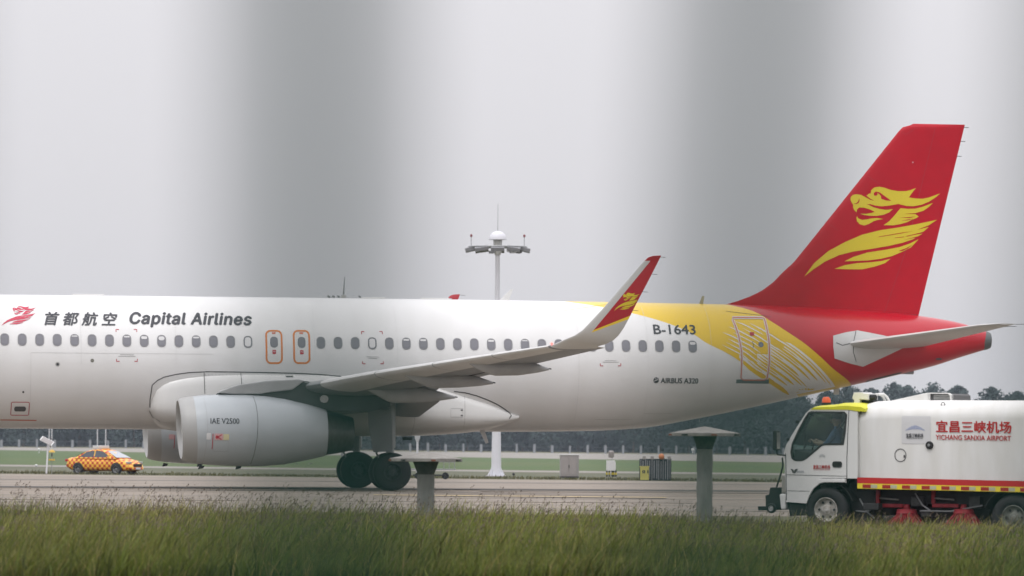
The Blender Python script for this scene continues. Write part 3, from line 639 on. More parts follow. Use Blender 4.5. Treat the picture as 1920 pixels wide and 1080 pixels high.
# ---- engines
def engine(sgn):
    y = 5.75*sgn; mb = MB()
    prof = [(-6.50, .80), (-6.60, .83), (-6.64, .875), (-6.60, .92), (-6.45, .965), (-6.2, 1.005)]
    prof2 = [(-6.2, 1.005), (-5.8, 1.045), (-5.3, 1.072), (-4.7, 1.08), (-4.1, 1.06), (-3.5, .99), (-2.9, .87), (-2.28, .715), (-2.24, .69), (-2.5, .66)]
    def zc(x): return 1.815-.02*max(0, x+5)
    def ringset(prof, n=56):
        rr = []
        for x, r in prof:
            rr.append([(x-(r*math.cos(a))*.075*max(0, min(1, (-5.2-x)/1.3)), y+r*math.sin(a), zc(x)+r*math.cos(a)) for a in [2*math.pi*k/n for k in range(n)]])
        return rr
    mb.loft(ringset(prof2), cap=False); nac = mb.build('nacelle', NAC, jet, smooth=True)
    if sgn < 0: nac['label'] = 'near grey engine nacelle with its type lettering'
    MB().loft(ringset(prof), cap=False).build('inlet_lip', pm('lip_metal', (.36, .36, .35), .5, metal=.15), nac, smooth=True)
    MB().loft(ringset([(-6.5, .80), (-6.2, .79), (-5.8, .80)]), cap=False).build('inlet_duct', WHITE, nac, smooth=True)
    m2 = MB(); m2.lathe([(-6.1, .02), (-5.95, .14), (-5.75, .26)], (0, y, 1.815), 'x', 20, cap=True); m2.build('spinner', STEEL, nac, smooth=True)
    m3 = MB()
    for k in range(22):
        a = 2*math.pi*k/22; ca, sa = math.cos(a), math.sin(a); t = Vector((0, -sa, ca)); r_ = Vector((0, ca, sa)); c = Vector((-5.75, y, 1.815))
        m3.add([c+r_*.24-t*.05, c+r_*.24+t*.05+Vector((.08, 0, 0)), c+r_*.79+t*.10+Vector((.12, 0, 0)), c+r_*.79-t*.09], [(0, 1, 2, 3)])
    m3.build('fan_blades', STEEL, nac)['kind'] = 'stuff'
    nz = MB(); nz.loft([[(x, y+r*math.sin(a), 1.755-.03*(x+2.3)+r*math.cos(a)) for a in [2*math.pi*k/44 for k in range(44)]] for x, r in ((-2.5, .68), (-2.24, .672), (-1.9, .61), (-1.5, .515), (-1.42, .49), (-1.46, .46), (-2.2, .42))], cap=True)
    nz.build('exhaust_nozzle', NOZ, nac, smooth=True)
    for k in range(7):
        x_ = -5.2+k*.42; MB().box((x_, y-.62*sgn*0, .772+.03*abs(x_+4.4)), (.10, .16, .02)).build('cowl_latch', STEEL, nac)
    # pylon
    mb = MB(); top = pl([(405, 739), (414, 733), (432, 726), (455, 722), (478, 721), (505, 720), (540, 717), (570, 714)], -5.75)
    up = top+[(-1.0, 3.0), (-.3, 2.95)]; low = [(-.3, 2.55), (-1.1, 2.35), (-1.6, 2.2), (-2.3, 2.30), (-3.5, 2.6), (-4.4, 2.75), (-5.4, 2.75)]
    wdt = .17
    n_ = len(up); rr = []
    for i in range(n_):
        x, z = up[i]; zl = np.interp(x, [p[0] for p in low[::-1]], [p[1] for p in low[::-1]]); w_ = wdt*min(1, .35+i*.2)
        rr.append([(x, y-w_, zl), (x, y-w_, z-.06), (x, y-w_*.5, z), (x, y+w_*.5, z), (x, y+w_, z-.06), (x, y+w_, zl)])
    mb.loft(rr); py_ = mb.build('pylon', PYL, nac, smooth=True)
    ff = pl([(409, 737), (414, 733), (432, 726.5), (447, 721.5), (478, 717), (500, 714), (560, 711), (572, 714), (548, 731), (500, 736.5), (488, 739), (440, 739)], -5.95); fm = MB(); fm.plate(ff, y-.235, y+.235); fm.build('pylon_fairing', FAIR, nac, bevel=.05)
    NB = bvh_of([nac]); s_ = sgn
    def sm(pts, wd, m=SEAML): return decal('cowl_seam', ribbon(pl(pts, -6.6), wd), m, nac, NB, .006, .2, side=s_)
    sm([(478, 743), (481, 760), (482.5, 790), (481, 820), (477, 850), (473, 870)], .014, SEAM)
    sm([(384, 741), (387, 770), (388, 805), (386, 840), (383, 868)], .010)
    if sgn < 0:
        text_mesh('IAE V2500', lb(395, 784.5, 449, 794.5, -6.8), nac, INK, NB, bold=.012, off=.010, label='engine type lettering')
        decal('warning_mark', ribbon(pl([(399, 813), (398, 842)], -6.7), .022), REDMK, nac, NB, .008, .3)
        decal('warning_label', [rrect(*L(402, 825, -6.7), *L(418, 813, -6.7), .01)], pm('label_pink', (.6, .35, .35), .5), nac, NB, .008, .3)
        c_ = L(407, 819.5, -6.7); decal('warning_figure', [rrect(c_[0]-.05, c_[1]-.05, c_[0]+.04, c_[1]+.05, .044)]+ribbon(pl([(408, 819.5), (415, 815)], -6.7), .03)+ribbon(pl([(408, 819.5), (415, 824)], -6.7), .03), REDMK, nac, NB, .011, .3)
        decal('warning_label', [rrect(*L(418.5, 825, -6.7), *L(429, 814, -6.7), .01)], pm('label_cream', (.6, .55, .33), .5), nac, NB, .008, .3)
        decal('warning_label', [rrect(*L(387, 824, -6.7), *L(395, 812, -6.7), .01)], SHADE, nac, NB, .008, .3)
        decal('access_panel', ribbon(rrect(*L(400, 846, -6.7), *L(428, 826, -6.7), .02), .01, True), SEAML, nac, NB, .008, .3)
        decal('nacelle_disc', [rrect(*L(600, 755, -5.95), *L(616, 741, -5.95), .11)], LGREY, nac, bvh_of([py_]), .01, .3)
    else:
        decal('warning_mark', ribbon(pl([(397, 815), (396, 842)], -6.7), .022), REDMK, nac, NB, .008, .3, side=-1, fall=y-1.05)
        decal('warning_label', [rrect(*L(385, 824, -6.7), *L(395, 814, -6.7), .01)], pm('label_pink', (.6, .35, .35), .5), nac, NB, .008, .3, side=-1)
    for px in (375, 445):
        x = L(px, 873, -5.75)[0]; MB().plate([(x-.02, .76), (x+.13, .74), (x+.10, .67), (x-.06, .64)], y-.03, y+.03).build('drain_fin', DARK, nac)
engine(-1); engine(1)

# ---- landing gear
def tyre_wheel(name, parent, c, Rr, W, rim, mat_rim, side=-1, holes=8, ridge=True):
    mb = MB(); hw = W/2
    mb.lathe([(-hw*.55, rim), (-hw*.9, rim+.02), (-hw, rim+(Rr-rim)*.45), (-hw*.9, Rr*.93), (-hw*.6, Rr*.99), (0, Rr), (hw*.6, Rr*.99), (hw*.9, Rr*.93), (hw, rim+(Rr-rim)*.45), (hw*.9, rim+.02), (hw*.55, rim)], c, 'y', 40)
    t = mb.build(name, BLACK, parent, smooth=True, angle=60)
    s = side; mb = MB()
    mb.lathe([(s*hw*.92, rim*1.02), (s*hw*.95, rim*.97), (s*hw*.5, rim*.88), (s*hw*.25, rim*.72), (s*hw*.45, rim*.45), (s*hw*.7, rim*.36), (s*hw*.75, rim*.2), (s*hw*.9, rim*.16), (s*hw*.92, .001)], c, 'y', 32)
    rm = mb.build('rim', mat_rim, t, smooth=True, angle=25)
    mb = MB()
    for k in range(holes):
        a = 2*math.pi*k/holes; cc = Vector(c)+Vector((math.cos(a)*rim*.66, s*hw*.34, math.sin(a)*rim*.66)); mb.lathe([(s*.02, .001), (s*.025, rim*.12)], cc, 'y', 8)
    mb.build('rim_holes', DARK, t)['kind'] = 'stuff'
    return t
RIMD = pm('dark_rim', (.06, .065, .065), .6, metal=.3)
for sgn in (-1, 1):
    g = MB(); y = 3.795*sgn
    g.tube([(0, y, .584), (0, y, 1.7)], [.11, .13], 12); g.tube([(0, y, 1.3), (0, y, 2.9)], .17, 14); g.tube([(0, y-.6, .584), (0, y+.6, .584)], .09, 10)
    g.tube([(0, y, 1.9), (0, y-1.7*sgn, 2.4)], .07, 8); g.tube([(-.2, y, .75), (-.42, y, 1.15), (-.15, y, 1.5)], .035, 6)
    leg = g.build('landing_gear', STEEL, jet, smooth=True)
    for k in (-1, 1): tyre_wheel('tyre', leg, (0, y+.465*k, .584), .584, .42, .27, RIMD, side=k if k*sgn > 0 else k)
    q = pl([(690, 768), (733, 768), (735, 800), (736, 846), (700, 848), (691, 800)], -4.05)
    MB().plate(q, y-.27*sgn-.02, y-.27*sgn+.02).build('gear_door', GREYP, leg, bevel=.006) if sgn > 0 else MB().plate(q, -4.07, -4.03).build('gear_door', GREYP, leg, bevel=.006)
for sgn in (-1, 1):
    MB().plate(pl([(679, 741), (733, 740), (757, 741), (731, 772.5), (679, 772.5)], -3.9), sgn*3.55-.02, sgn*3.55+.02).build('bay_door', GREYP, jet, bevel=.006)
g = MB(); g.tube([(-12.64, 0, .38), (-12.64, 0, 2.1)], .08, 10); g.tube([(-12.64, -.3, .38), (-12.64, .3, .38)], .05, 8); leg = g.build('nose_gear', STEEL, jet, smooth=True)
for k in (-1, 1): tyre_wheel('tyre', leg, (-12.64, .25*k, .38), .38, .2, .19, RIMD, side=k)

# ------------------------------------------------------------------ the road sweeper truck
O_ = depth_pt(1550, 955.8, 78.5); TR = Frame((O_.x, O_.y, 0), R(-26)); T = TR.L
truck = empty('sweeper_truck', TR.o, R(-26), label='white road sweeper truck with yellow cab roof and red airport lettering', cat='truck')
def tp(pts, y=0.0): return [T(px, py, y) for px, py in pts]
TWH = pm('truck_white', (.72, .72, .70), .38, var=.10, vscale=1.5, coat=.2, stretch=(1, 1, .4))
TTK = pm('tank_white', (.72, .715, .70), .40, rgb2=(.63, .62, .585), vscale=1.8, stretch=(2.2, 1, .5))
TYEL = pm('cab_roof_yellow', (.68, .66, .02), .5, var=.12, vscale=4)
TRED = pm('truck_red', (.50, .015, .015), .4, var=.15, vscale=3)
BRED = pm('brush_red', (.32, .02, .03), .7, var=.4, vscale=12)
CHAS = pm('chassis_black', (.018, .019, .019), .7, var=.4, vscale=6)
def glass_mat(name, tint, mixv=.35, rough=.03):
    m = bpy.data.materials.new(name); m.use_nodes = True; t = m.node_tree; t.nodes.clear(); n = t.nodes.new
    o = n('ShaderNodeOutputMaterial'); tr = n('ShaderNodeBsdfTransparent'); tr.inputs[0].default_value = (*tint, 1); g = n('ShaderNodeBsdfGlossy'); g.inputs['Roughness'].default_value = rough; g.inputs[0].default_value = (.9, .95, .95, 1)
    fr = n('ShaderNodeFresnel'); fr.inputs[0].default_value = 1.5; mx = n('ShaderNodeMixShader'); t.links.new(fr.outputs[0], mx.inputs[0]); t.links.new(tr.outputs[0], mx.inputs[1]); t.links.new(g.outputs[0], mx.inputs[2]); t.links.new(mx.outputs[0], o.inputs[0]); return m
TGL = glass_mat('cab_glass', (.84, .93, .91))
def plate_hole(name, outer, inner, y0, y1, mat, parent, bevel=0):
    bm = bmesh.new()
    def loop(pts, y): 
        vs = [bm.verts.new((x, y, z)) for x, z in pts]; es = [bm.edges.new((vs[i], vs[(i+1) % len(vs)])) for i in range(len(vs))]; return vs, es
    a, ea = loop(outer, y0); b, eb = loop(inner, y0)
    r = bmesh.ops.triangle_fill(bm, use_beauty=True, use_dissolve=False, edges=ea+eb)
    fs = [f for f in bm.faces]
    # drop faces inside the hole
    def inside(p, poly):
        c = False; j = len(poly)-1
        for i in range(len(poly)):
            if (poly[i][1] > p[1]) != (poly[j][1] > p[1]) and p[0] < (poly[j][0]-poly[i][0])*(p[1]-poly[i][1])/(poly[j][1]-poly[i][1])+poly[i][0]: c = not c
            j = i
        return c
    kill = [f for f in bm.faces if inside((f.calc_center_median().x, f.calc_center_median().z), inner)]
    bmesh.ops.delete(bm, geom=kill, context='FACES_ONLY')
    ex = bmesh.ops.extrude_face_region(bm, geom=bm.faces[:])
    for v in [g for g in ex['geom'] if isinstance(g, bmesh.types.BMVert)]: v.co.y = y1
    bmesh.ops.recalc_face_normals(bm, faces=bm.faces[:])
    me = bpy.data.meshes.new(name); bm.to_mesh(me); bm.free(); return link(name, me, mat, parent)
TW = 1.98
side_out = tp([(1474, 941), (1473, 900), (1471, 862), (1470, 849), (1474, 835), (1483, 819), (1498, 795), (1512, 774), (1520, 766.5), (1527, 765), (1592, 766), (1608, 771), (1608, 897), (1586, 897), (1586, 905), (1546, 905), (1535, 908), (1525, 916), (1517, 930), (1512, 944)])
win = tp([(1517, 774.4), (1521, 773), (1583, 773.5), (1587, 777), (1584, 813), (1581.4, 832.8), (1546, 833), (1540, 835), (1513, 857.8), (1506, 862), (1499, 863), (1491, 862.5), (1486, 859), (1484, 848), (1487, 831.4), (1498, 807.8), (1509, 787)])
for k, (a, b) in enumerate(((0, .05), (TW-.05, TW))):
    d = plate_hole('cab_side', side_out, win, a, b, TWH, truck)
    MB().plate(win, a+.018 if k == 0 else b-.03, a+.026 if k == 0 else b-.022).build('side_window', TGL, d)
    if k == 0: nearside = d
MB().plate([(x, z) for x, z in win], 0, .001)
fr_ = ribbon(win, .035, True); mbx = MB()
for q in fr_: mbx.plate(q, -.006, .004)
mbx.build('window_seal', DARK, nearside)
# cab front: lower face, windscreen, pillars, roof, rear wall, floor
fx = T(1462, 900)[0]; zt_f = T(1463, 848)[1]; zb_f = T(1470, 955)[1]
def face(name, pts4, mat, parent, thick=.03):      # four (x,z) spanning the cab width
    rr = []
    for y in (.05, .25, TW-.25, TW-.05):
        o = -.10 if .1 < y < TW-.1 else 0.0
        rr.append([(x+o, y, z) for x, z in pts4])
    mb = MB(); mb.loft(rr); return mb.build(name, mat, parent, smooth=True, angle=25)
xa, za = T(1474, 838); xb, zb = T(1474, 941); xc, zc_ = T(1520, 766)
face('cab_front', [(xa-.01, za), (xa+.03, za), (xb+.05, zb), (xb-.02, zb), (xb-.03, (za+zb)/2)], TWH, truck)
ws = face('windscreen', [(xa, za), (xa+.012, za), (xc+.012, zc_), (xc, zc_)], TGL, truck)
rf = tp([(1520, 768), (1524, 762), (1530, 759.5), (1563, 757), (1574, 754.5), (1592, 754), (1616, 758.5), (1622, 764), (1622, 772), (1606, 771), (1592, 768.4)])
rr = []
for y, s in ((-.01, .55), (.06, .85), (.25, 1), (TW-.25, 1), (TW-.06, .85), (TW+.01, .55)):
    zb0 = rf[0][1]; rr.append([(x, y, zb0-.005+(z-zb0)*s if z > zb0 else z) for x, z in rf])
mb = MB(); mb.loft(rr); roof = mb.build('cab_roof', TYEL, truck, smooth=True, angle=35)
xr = T(1607, 830)[0]; zl = T(1600, 897)[1]; zu = T(1600, 770)[1]
MB().box((xr-.03, TW/2, (zl+zu)/2), (.05, TW-.1, zu-zl)).build('cab_rear_wall', TWH, truck)
MB().box(((xa+xr)/2, TW/2, T(1540, 897)[1]+.03), (xr-xa, TW-.1, .06)).build('cab_floor', CHAS, truck)
xd = T(1592.5, 800)[0]
for q in (ribbon(tp([(1592, 769), (1590, 810), (1588, 860), (1588, 897)]), .012), ribbon(tp([(1473.5, 850), (1474.5, 905), (1475, 938)]), .012), ribbon(tp([(1475, 890), (1588, 893)]), .008), ribbon(tp([(1536, 899), (1542, 897), (1588, 897)]), .012), ribbon(tp([(1474, 920), (1518, 921)]), .008)):
    mbx = MB()
    for f_ in q: mbx.plate(f_, -.004, .002)
    mbx.build('door_gap', SEAM, nearside)
MB().plate(tp([(1536, 898.5), (1543, 897.6), (1585.5, 897.6), (1585.5, 904.5), (1546, 904.5), (1536, 907)]), -.035, 0).build('arch_flare', TWH, nearside, bevel=.01)
MB().plate(rrect(*T(1561, 876.5), *T(1579, 865), .04), -.012, .004).build('door_handle_recess', DARK, nearside)
MB().box((T(1569, 870)[0], -.02, T(1569, 869)[1]), (.11, .02, .025)).build('door_handle', CHAS, nearside)
def flat_text(body, px0, py0, px1, py1, mat, parent, y=-.004, **kw):
    a = T(px0, py1, 0); b = T(px1, py0, 0)
    return text_mesh(body, (a[0], a[1], b[0], b[1]), parent, mat, None, fall=y, tilt=kw.pop('tilt', 0), **kw)
flat_text('宜昌三峡机场', 1525, 872, 1557, 879, TRED, nearside, y=-.006, bold=.02, label='small red Chinese lettering on the door')
flat_text('YICHANG SANXIA AIRPORT', 1525.5, 880, 1556.5, 881.6, TRED, nearside, y=-.006)
GRM = pm('grey_mark', (.40, .41, .42), .5)
for k in range(7): x, z = T(1537+k*1.6, 858, 0); MB().box((x, -.004, z+.02+.02*math.sin(k*.55)), (.006, .004, .05)).build('emblem_bar', GRM, nearside)
MB().plate(tp([(1483, 879), (1487.5, 880), (1489.5, 884), (1491, 879.5), (1497, 879), (1491.5, 887.2), (1487, 887)]), -.008, .0).build('door_emblem', SEAM, nearside)
flat_text('V 700', 1493, 882.5, 1508, 887, GRM, nearside, y=-.006) if False else MB().plate(rrect(*T(1494, 886.5), *T(1508, 882.5), .01), -.005, .0).build('emblem_strip', GRM, nearside)
# cab inside: dash, steering wheel, seats, rear-view mirror
MB().plate([(xa+.06, T(1490, 880)[1]), (xa+.42, T(1500, 880)[1]), (xa+.40, T(1500, 850)[1]), (xa+.12, T(1500, 842)[1])], .08, TW-.08).build('dashboard', CHAS, truck, bevel=.02)
sw = MB(); cx_, cz_ = T(1514, 846, .5); n_ = 20
sw.tube([(cx_+.20*math.cos(a)*.35-.0, .5+.20*math.sin(a), cz_+.19*math.cos(a)) for a in [2*math.pi*k/n_ for k in range(n_+1)]], .014, 6); sw.tube([(cx_, .5, cz_), (cx_-.25, .5, cz_-.25)], .02, 6); sw.build('steering_wheel', CHAS, truck, smooth=True)
for yy in (.5, 1.35):
    xs_, zs2 = T(1566, 862, yy); s_ = MB(); s_.box((xs_, yy, zs2), (.48, .46, .12)); s_.box((xs_+.25, yy, zs2+.34), (.11, .44, .62), tilt=Matrix.Rotation(R(12), 3, 'Y')); s_.build('seat', pm('seat_cloth', (.05, .055, .06), .9) if yy < 1 else MAT['seat_cloth'], truck, bevel=.02)
x, z = T(1541, 785, 1.0); MB().box((x, 1.0, z), (.05, .24, .07)).build('rear_view_mirror', CHAS, truck, bevel=.01)
# side mirrors on arms
for k, yy in enumerate((-.14, TW+.16)):
    px_, py_2 = (1462, 826); x, z = T(px_, py_2, 0)
    if k: x, z = T(1537, 815, yy)
    m_ = MB(); m_.box((x, yy, z), (.075 if k == 0 else .15, .17, .33)); mm = m_.build('side_mirror', CHAS if k == 0 else SHADE, truck, bevel=.025)  # far mirror body painted pale to stand for its bright reflection
    MB().box((x+.04, yy, z), (.008, .13, .28)).build('mirror_glass', METAL, mm)
    MB().tube([(x, yy, z-.15), (x+.02, yy, z-.24), (x+.12, .02 if k == 0 else TW-.02, z-.25)], .012, 6).build('mirror_arm', CHAS, mm)
for px_, py_ in ((1496, 791), (1479, 824)):
    x, z = T(px_, py_); MB().box((x-.01, .01, z), (.05, .05, .05)).build('hinge', CHAS, nearside, bevel=.01)
# beacon and roof unit
x, z0 = T(1549.5, 757, .9); z1 = T(1549.5, 744.5, .9)[1]
MB().lathe([(z0-.02, .085), (z0+.02, .085)], (x, .9, 0), 'z', 18, cap=True).build('beacon_base', CHAS, truck)
MB().lathe([(z0+.02, .078), (z1-.03, .070), (z1, .045), (z1+.004, .002)], (x, .9, 0), 'z', 18).build('beacon', pm('beacon_orange', (.75, .10, .015), .25), truck, smooth=True)
ru = MB(); ru.plate(tp([(1601, 747), (1604, 736), (1621, 735.5), (1622, 737.5), (1632, 738), (1632, 750), (1615, 749), (1615.5, 756), (1604.5, 756), (1604.5, 750)], .7), .62, 1.05); u_ = ru.build('roof_unit', TWH, truck, bevel=.01)
x, z = T(1637, 745, .7); MB().lathe([(-.06, .05), (.06, .05)], (x, .7, z), 'x', 14, cap=True).build('roof_motor', CHAS, truck)
MB().plate(tp([(1616, 751), (1642, 751), (1642, 760), (1618, 762)], .8), .7, 1.3).build('roof_bracket', CHAS, truck)
for dx, dz in ((0, 0), (7, 0)):
    P = [(T(px, py, .7)[0], .7+.05*i, T(px, py, .7)[1]) for i, (px, py) in enumerate([(1641+dx, 740), (1648+dx, 739), (1652+dx, 744), (1654+dx, 752)])]; MB().tube(P, .022, 8).build('air_hose', TWH, truck, smooth=True)
# tank body
xt0 = T(1608, 880)[0]; xt1 = T(1608, 880)[0]+4.3
ztop = lambda x: np.interp(x, [p[0] for p in TOPP], [p[1] for p in TOPP])
TOPP = tp([(1608, 880), (1609.5, 830), (1611, 812), (1613.5, 785), (1621, 766), (1634, 756.5), (1650, 752.5), (1680, 751), (1780, 750.5), (1917, 751)], .5); TOPP.append((xt1-.3, TOPP[-1][1])); TOPP.append((xt1, TOPP[-1][1]-.5))
zbot = T(1608, 895)[1]-.03; rr = []
for x in list(TOPP[0][0]+np.array([0, .006, .014, .03, .06, .1, .16, .25, .4]))+list(np.linspace(TOPP[0][0]+.6, xt1-.3, 16))+[xt1-.1, xt1]:
    zt2 = max(ztop(x), zbot+.25); rad = min(.42, (zt2-zbot)*.45); ins = .05*max(0, 1-(x-xt0)/.25)**2
    y0, y1 = ins, TW+.08-ins; pts = [(x, y0+.02, zbot)]
    for k in range(9): a = R(90*k/8); pts.append((x, y0+rad-rad*math.cos(a), zt2-rad*.75+rad*.75*math.sin(a)))
    for k in range(9): a = R(90-90*k/8); pts.append((x, y1-rad+rad*math.cos(a), zt2-rad*.75+rad*.75*math.sin(a)))
    pts.append((x, y1-.02, zbot)); rr.append(pts)
mb = MB(); mb.loft(rr); tank = mb.build('tank_body', TTK, truck, smooth=True, angle=40); TB = bvh_of([tank])
hop = MB(); A0 = tp([(1674, 752.5), (1747, 736.5), (1749, 754.5)], .75); hop.plate(A0, .55, 1.5); hop.build('hopper_ramp', TTK, tank, bevel=.012)
q = tp([(1749, 736.5), (1786, 737), (1790.5, 740), (1792, 752.5), (1749, 756)], .75); vb = plate_hole('vent_box', q, tp([(1751, 738.5), (1785, 739), (1788.5, 741.5), (1789.5, 751), (1751, 752.5)], .75), .55, .62, TTK, tank)
MB().plate(tp([(1750, 737.5), (1786, 738), (1790, 741), (1791, 752), (1750, 755)], .75), .60, 1.5).build('vent_body', SEAM, vb)
for k in range(4):
    py = 741.5+k*3; MB().box(((T(1751, py, .6)[0]+T(1788, py, .6)[0])/2, .585, T(1770, py, .6)[1]), (T(1788, py, .6)[0]-T(1752, py, .6)[0], .03, .012), tilt=Matrix.Rotation(R(25), 3, 'X')).build('vent_slat', SEAML, vb)
x, z = T(1769, 758, .15); e_ = MB(); e_.tube([(x+.032*math.cos(a), .13, z+.032*math.sin(a)) for a in [2*math.pi*k/16 for k in range(17)]], .009, 6); e_.build('lifting_eye', STEEL, tank, smooth=True)
def td(name, polys, mat, off=.004, parent=None): return decal(name, polys, mat, parent or tank, TB, off, .3)
cx, cz = T(1688, 853.6); hpt = rrect(cx-.098, cz-.105, cx+.098, cz+.105, .097, 8); hh = td('round_hatch', ribbon(hpt, .014, True), SEAM, .006)
td('hatch_latch', [rrect(*T(1694, 858), *T(1697, 853), .008)], SEAM, .01)
cx, cz = T(1742.7, 834.8); c3 = MB(); c3.lathe([(.02, .068), (-.03, .068), (-.05, .055), (-.05, .03)], (cx, .02, cz), 'y', 20, cap=True); cap_ = c3.build('filler_cap', CHAS, tank, smooth=True, angle=30)
MB().lathe([(-.052, .026), (-.062, .02)], (cx, .02, cz), 'y', 12, cap=True).build('cap_hub', STEEL, cap_)
pn = td('logo_panel', [rrect(*T(1690.5, 832), *T(1745, 780), .02)], pm('panel_grey', (.60, .595, .60), .5), .004)
BLU = pm('logo_blue', (.12, .20, .48), .5)
for k in range(19):
    u = (k-9)/9; x, z = T(1716+u*17, 804.5-4.2*(1-u*u)+2*abs(u), 0); h_ = .016+.045*(1-abs(u)); td('logo_bar', [[(x-.0035, z-h_*.7), (x+.0035, z-h_*.7), (x+.0035, z+h_*.5), (x-.0035, z+h_*.5)]], BLU, .009, pn)
def ttext(body, px0, py0, px1, py1, mat, parent, tilt=0, **kw):
    a = T(px0, py1); b = T(px1, py0); z1 = T(px0, py0)[1]; return text_mesh(body, (a[0], a[1], b[0], z1), parent, mat, TB, tilt=tilt, **kw)
slope = (T(1917, 902)[1]-T(1620, 895)[1])/(T(1917, 902)[0]-T(1620, 895)[0])
ttext('宜昌三峡机场', 1699, 812.5, 1731, 820.5, INK, pn, bold=.01, off=.010, label='small black Chinese airport name under a blue arc')
ttext('YICHANG SANXIA AIRPORT', 1699.5, 821.2, 1730.5, 823, INK, pn, off=.010)
ttext('宜昌三峡机场', 1755, 788, 1896.5, 810.5, TRED, tank, tilt=slope*.75, bold=.026, off=.010, label='large red Chinese airport name')
ttext('YICHANG SANXIA AIRPORT', 1754.5, 814.8, 1895.5, 824.3, TRED, tank, tilt=slope*.85, bold=.012, off=.010, label='red airport name in capitals')
# stripe rail and reflectors
def band(px0, px1, ya, yb, mat, y0, y1, name, parent):   # ya/yb: offsets below the line (1608,895)-(1917,902)
    f_ = lambda px: 895+(px-1608)*7/309
    return MB().plate(tp([(px0, f_(px0)+yb), (px1, f_(px1)+yb*1.0), (px1, f_(px1)+ya), (px0, f_(px0)+ya)]), y0, y1).build(name, mat, parent)
rail = band(1608, 2030, 0, 21, CHAS, .0, .06, 'side_rail', truck)
band(1608, 2030, 0, 11, TRED, -.012, .0, 'red_stripe', rail); band(1608, 2030, 11, 21, pm('reflector_yellow', (.72, .58, .03), .4), -.010, .0, 'yellow_strip', rail)
SIL = pm('reflector_silver', (.42, .42, .30), .35)
for k in range(11):
    x0 = 1618+k*36.9; band(x0, x0+15, 13, 19.5, pm('reflector_red', (.32, .015, .015), .35) if k == 0 else MAT['reflector_red'], -.016, -.010, 'red_reflector', rail); band(x0+15.5, x0+27, 13, 19.5, SIL, -.016, -.010, 'silver_reflector', rail)
# chassis, guards, brushes
MB().box((T(1760, 940, .9)[0]+.3, 1.0, T(1760, 932)[1]), (4.4, 1.1, .26)).build('chassis', CHAS, truck)
MB().plate(tp([(1590, 900), (1607, 898), (1607, 918), (1640, 920), (1640, 975), (1600, 985), (1592, 940)], .3), .32, 1.7).build('engine_block', CHAS, truck, bevel=.03)
MB().plate(tp([(1640, 918), (1866, 924), (1858, 950), (1850, 986), (1730, 990), (1655, 986)], .6), .62, 1.75).build('dust_box', CHAS, truck, bevel=.02)
for px, py, w_, h_ in ((1722, 940, .22, .16), (1738, 962, .16, .12), (1830, 942, .2, .2), (1668, 972, .2, .1), (1622, 968, .26, .12), (1610, 930, .12, .2)): MB().box((T(px, py, .4)[0], .45, T(px, py, .4)[1]), (w_, .25, h_)).build('machinery_box', pm('machinery_grey', (.05, .052, .05), .6, var=.5, vscale=15) if 'machinery_grey' not in MAT else MAT['machinery_grey'], truck, bevel=.015)
for (a_, b_) in (((1612, 935), (1640, 972)), ((1716, 925), (1745, 958)), ((1725, 958), (1842, 948)), ((1605, 958), (1646, 950))): MB().tube([(T(*a_, .3)[0], .3, T(*a_, .3)[1]), ((T(*a_, .3)[0]+T(*b_, .3)[0])/2, .28, (T(*a_, .3)[1]+T(*b_, .3)[1])/2-.05), (T(*b_, .3)[0], .3, T(*b_, .3)[1])], .014, 6).build('hose', STEEL, truck, smooth=True)
MB().box((T(1630, 945)[0], .16, T(1630, 950)[1]), (.28, .2, .12)).build('step_box', CHAS, truck, bevel=.02)
MB().plate(tp([(1475, 943.5), (1511, 946.5), (1508, 966), (1478, 968)]), .06, TW-.06).build('cab_step', CHAS, truck, bevel=.02)
bp = MB(); bp.plate(tp([(1461, 926), (1473, 926), (1473, 955), (1464, 956)]), .0, TW).build('bumper', TWH, truck, bevel=.03)
MB().plate(tp([(1464, 890), (1473, 889), (1473, 925), (1464, 925)]), .03, .42).build('headlight', METAL, truck, bevel=.02)
MB().plate(tp([(1466, 885), (1474, 885), (1474, 926), (1468, 926)]), .43, TW-.43).build('grille', CHAS, truck)
fw = MB(); fw.plate(tp([(1433, 914), (1453, 914), (1457, 927), (1460, 929), (1460, 955), (1425, 957), (1424, 929), (1431, 927)]), .25, 1.7); fw.build('front_brush_housing', CHAS, truck, bevel=.03)
MB().plate(tp([(1399, 950), (1424, 950), (1424, 957), (1400, 958)]), .5, 1.4).build('front_deflector', CHAS, truck, bevel=.01)
P = [(T(px, py)[0], .1, T(px, py)[1]) for px, py in [(1463, 858), (1464, 874), (1459, 892), (1452, 914)]]; MB().tube(P, .016, 8).build('hydraulic_hose', CHAS, truck, smooth=True)
P = [(T(px, py)[0], .3, T(px, py)[1]) for px, py in [(1464, 905), (1460, 918), (1459, 930)]]; MB().tube(P, .014, 8).build('hydraulic_hose', METAL, truck, smooth=True)
x, z = T(1444.6, 953, .1); tyre_wheel('caster_wheel', truck, (x, .15, z), .085, .07, .045, LGREY)
RIMG = pm('truck_rim', (.50, .49, .46), .55, rgb2=(.26, .23, .19), vscale=14)
x, z = T(1550, 955.8, .06); tyre_wheel('front_wheel', truck, (x, .13, z), .385, .22, .205, RIMG, holes=6)
x, z = T(1550, 955.8, .06); tyre_wheel('front_wheel', truck, (x, 1.8, z), .385, .22, .205, RIMG, side=1, holes=6)
x, z = T(1900.5, 970.8, .06); 
RIMK = pm('truck_rim_dirty', (.20, .21, .18), .6, rgb2=(.12, .12, .10), vscale=14)
for yy, s_ in ((.14, -1), (.40, -1), (1.55, 1), (1.80, 1)): tyre_wheel('rear_wheel', truck, (x, yy, z), .39, .21, .205, RIMK, side=s_, holes=6)
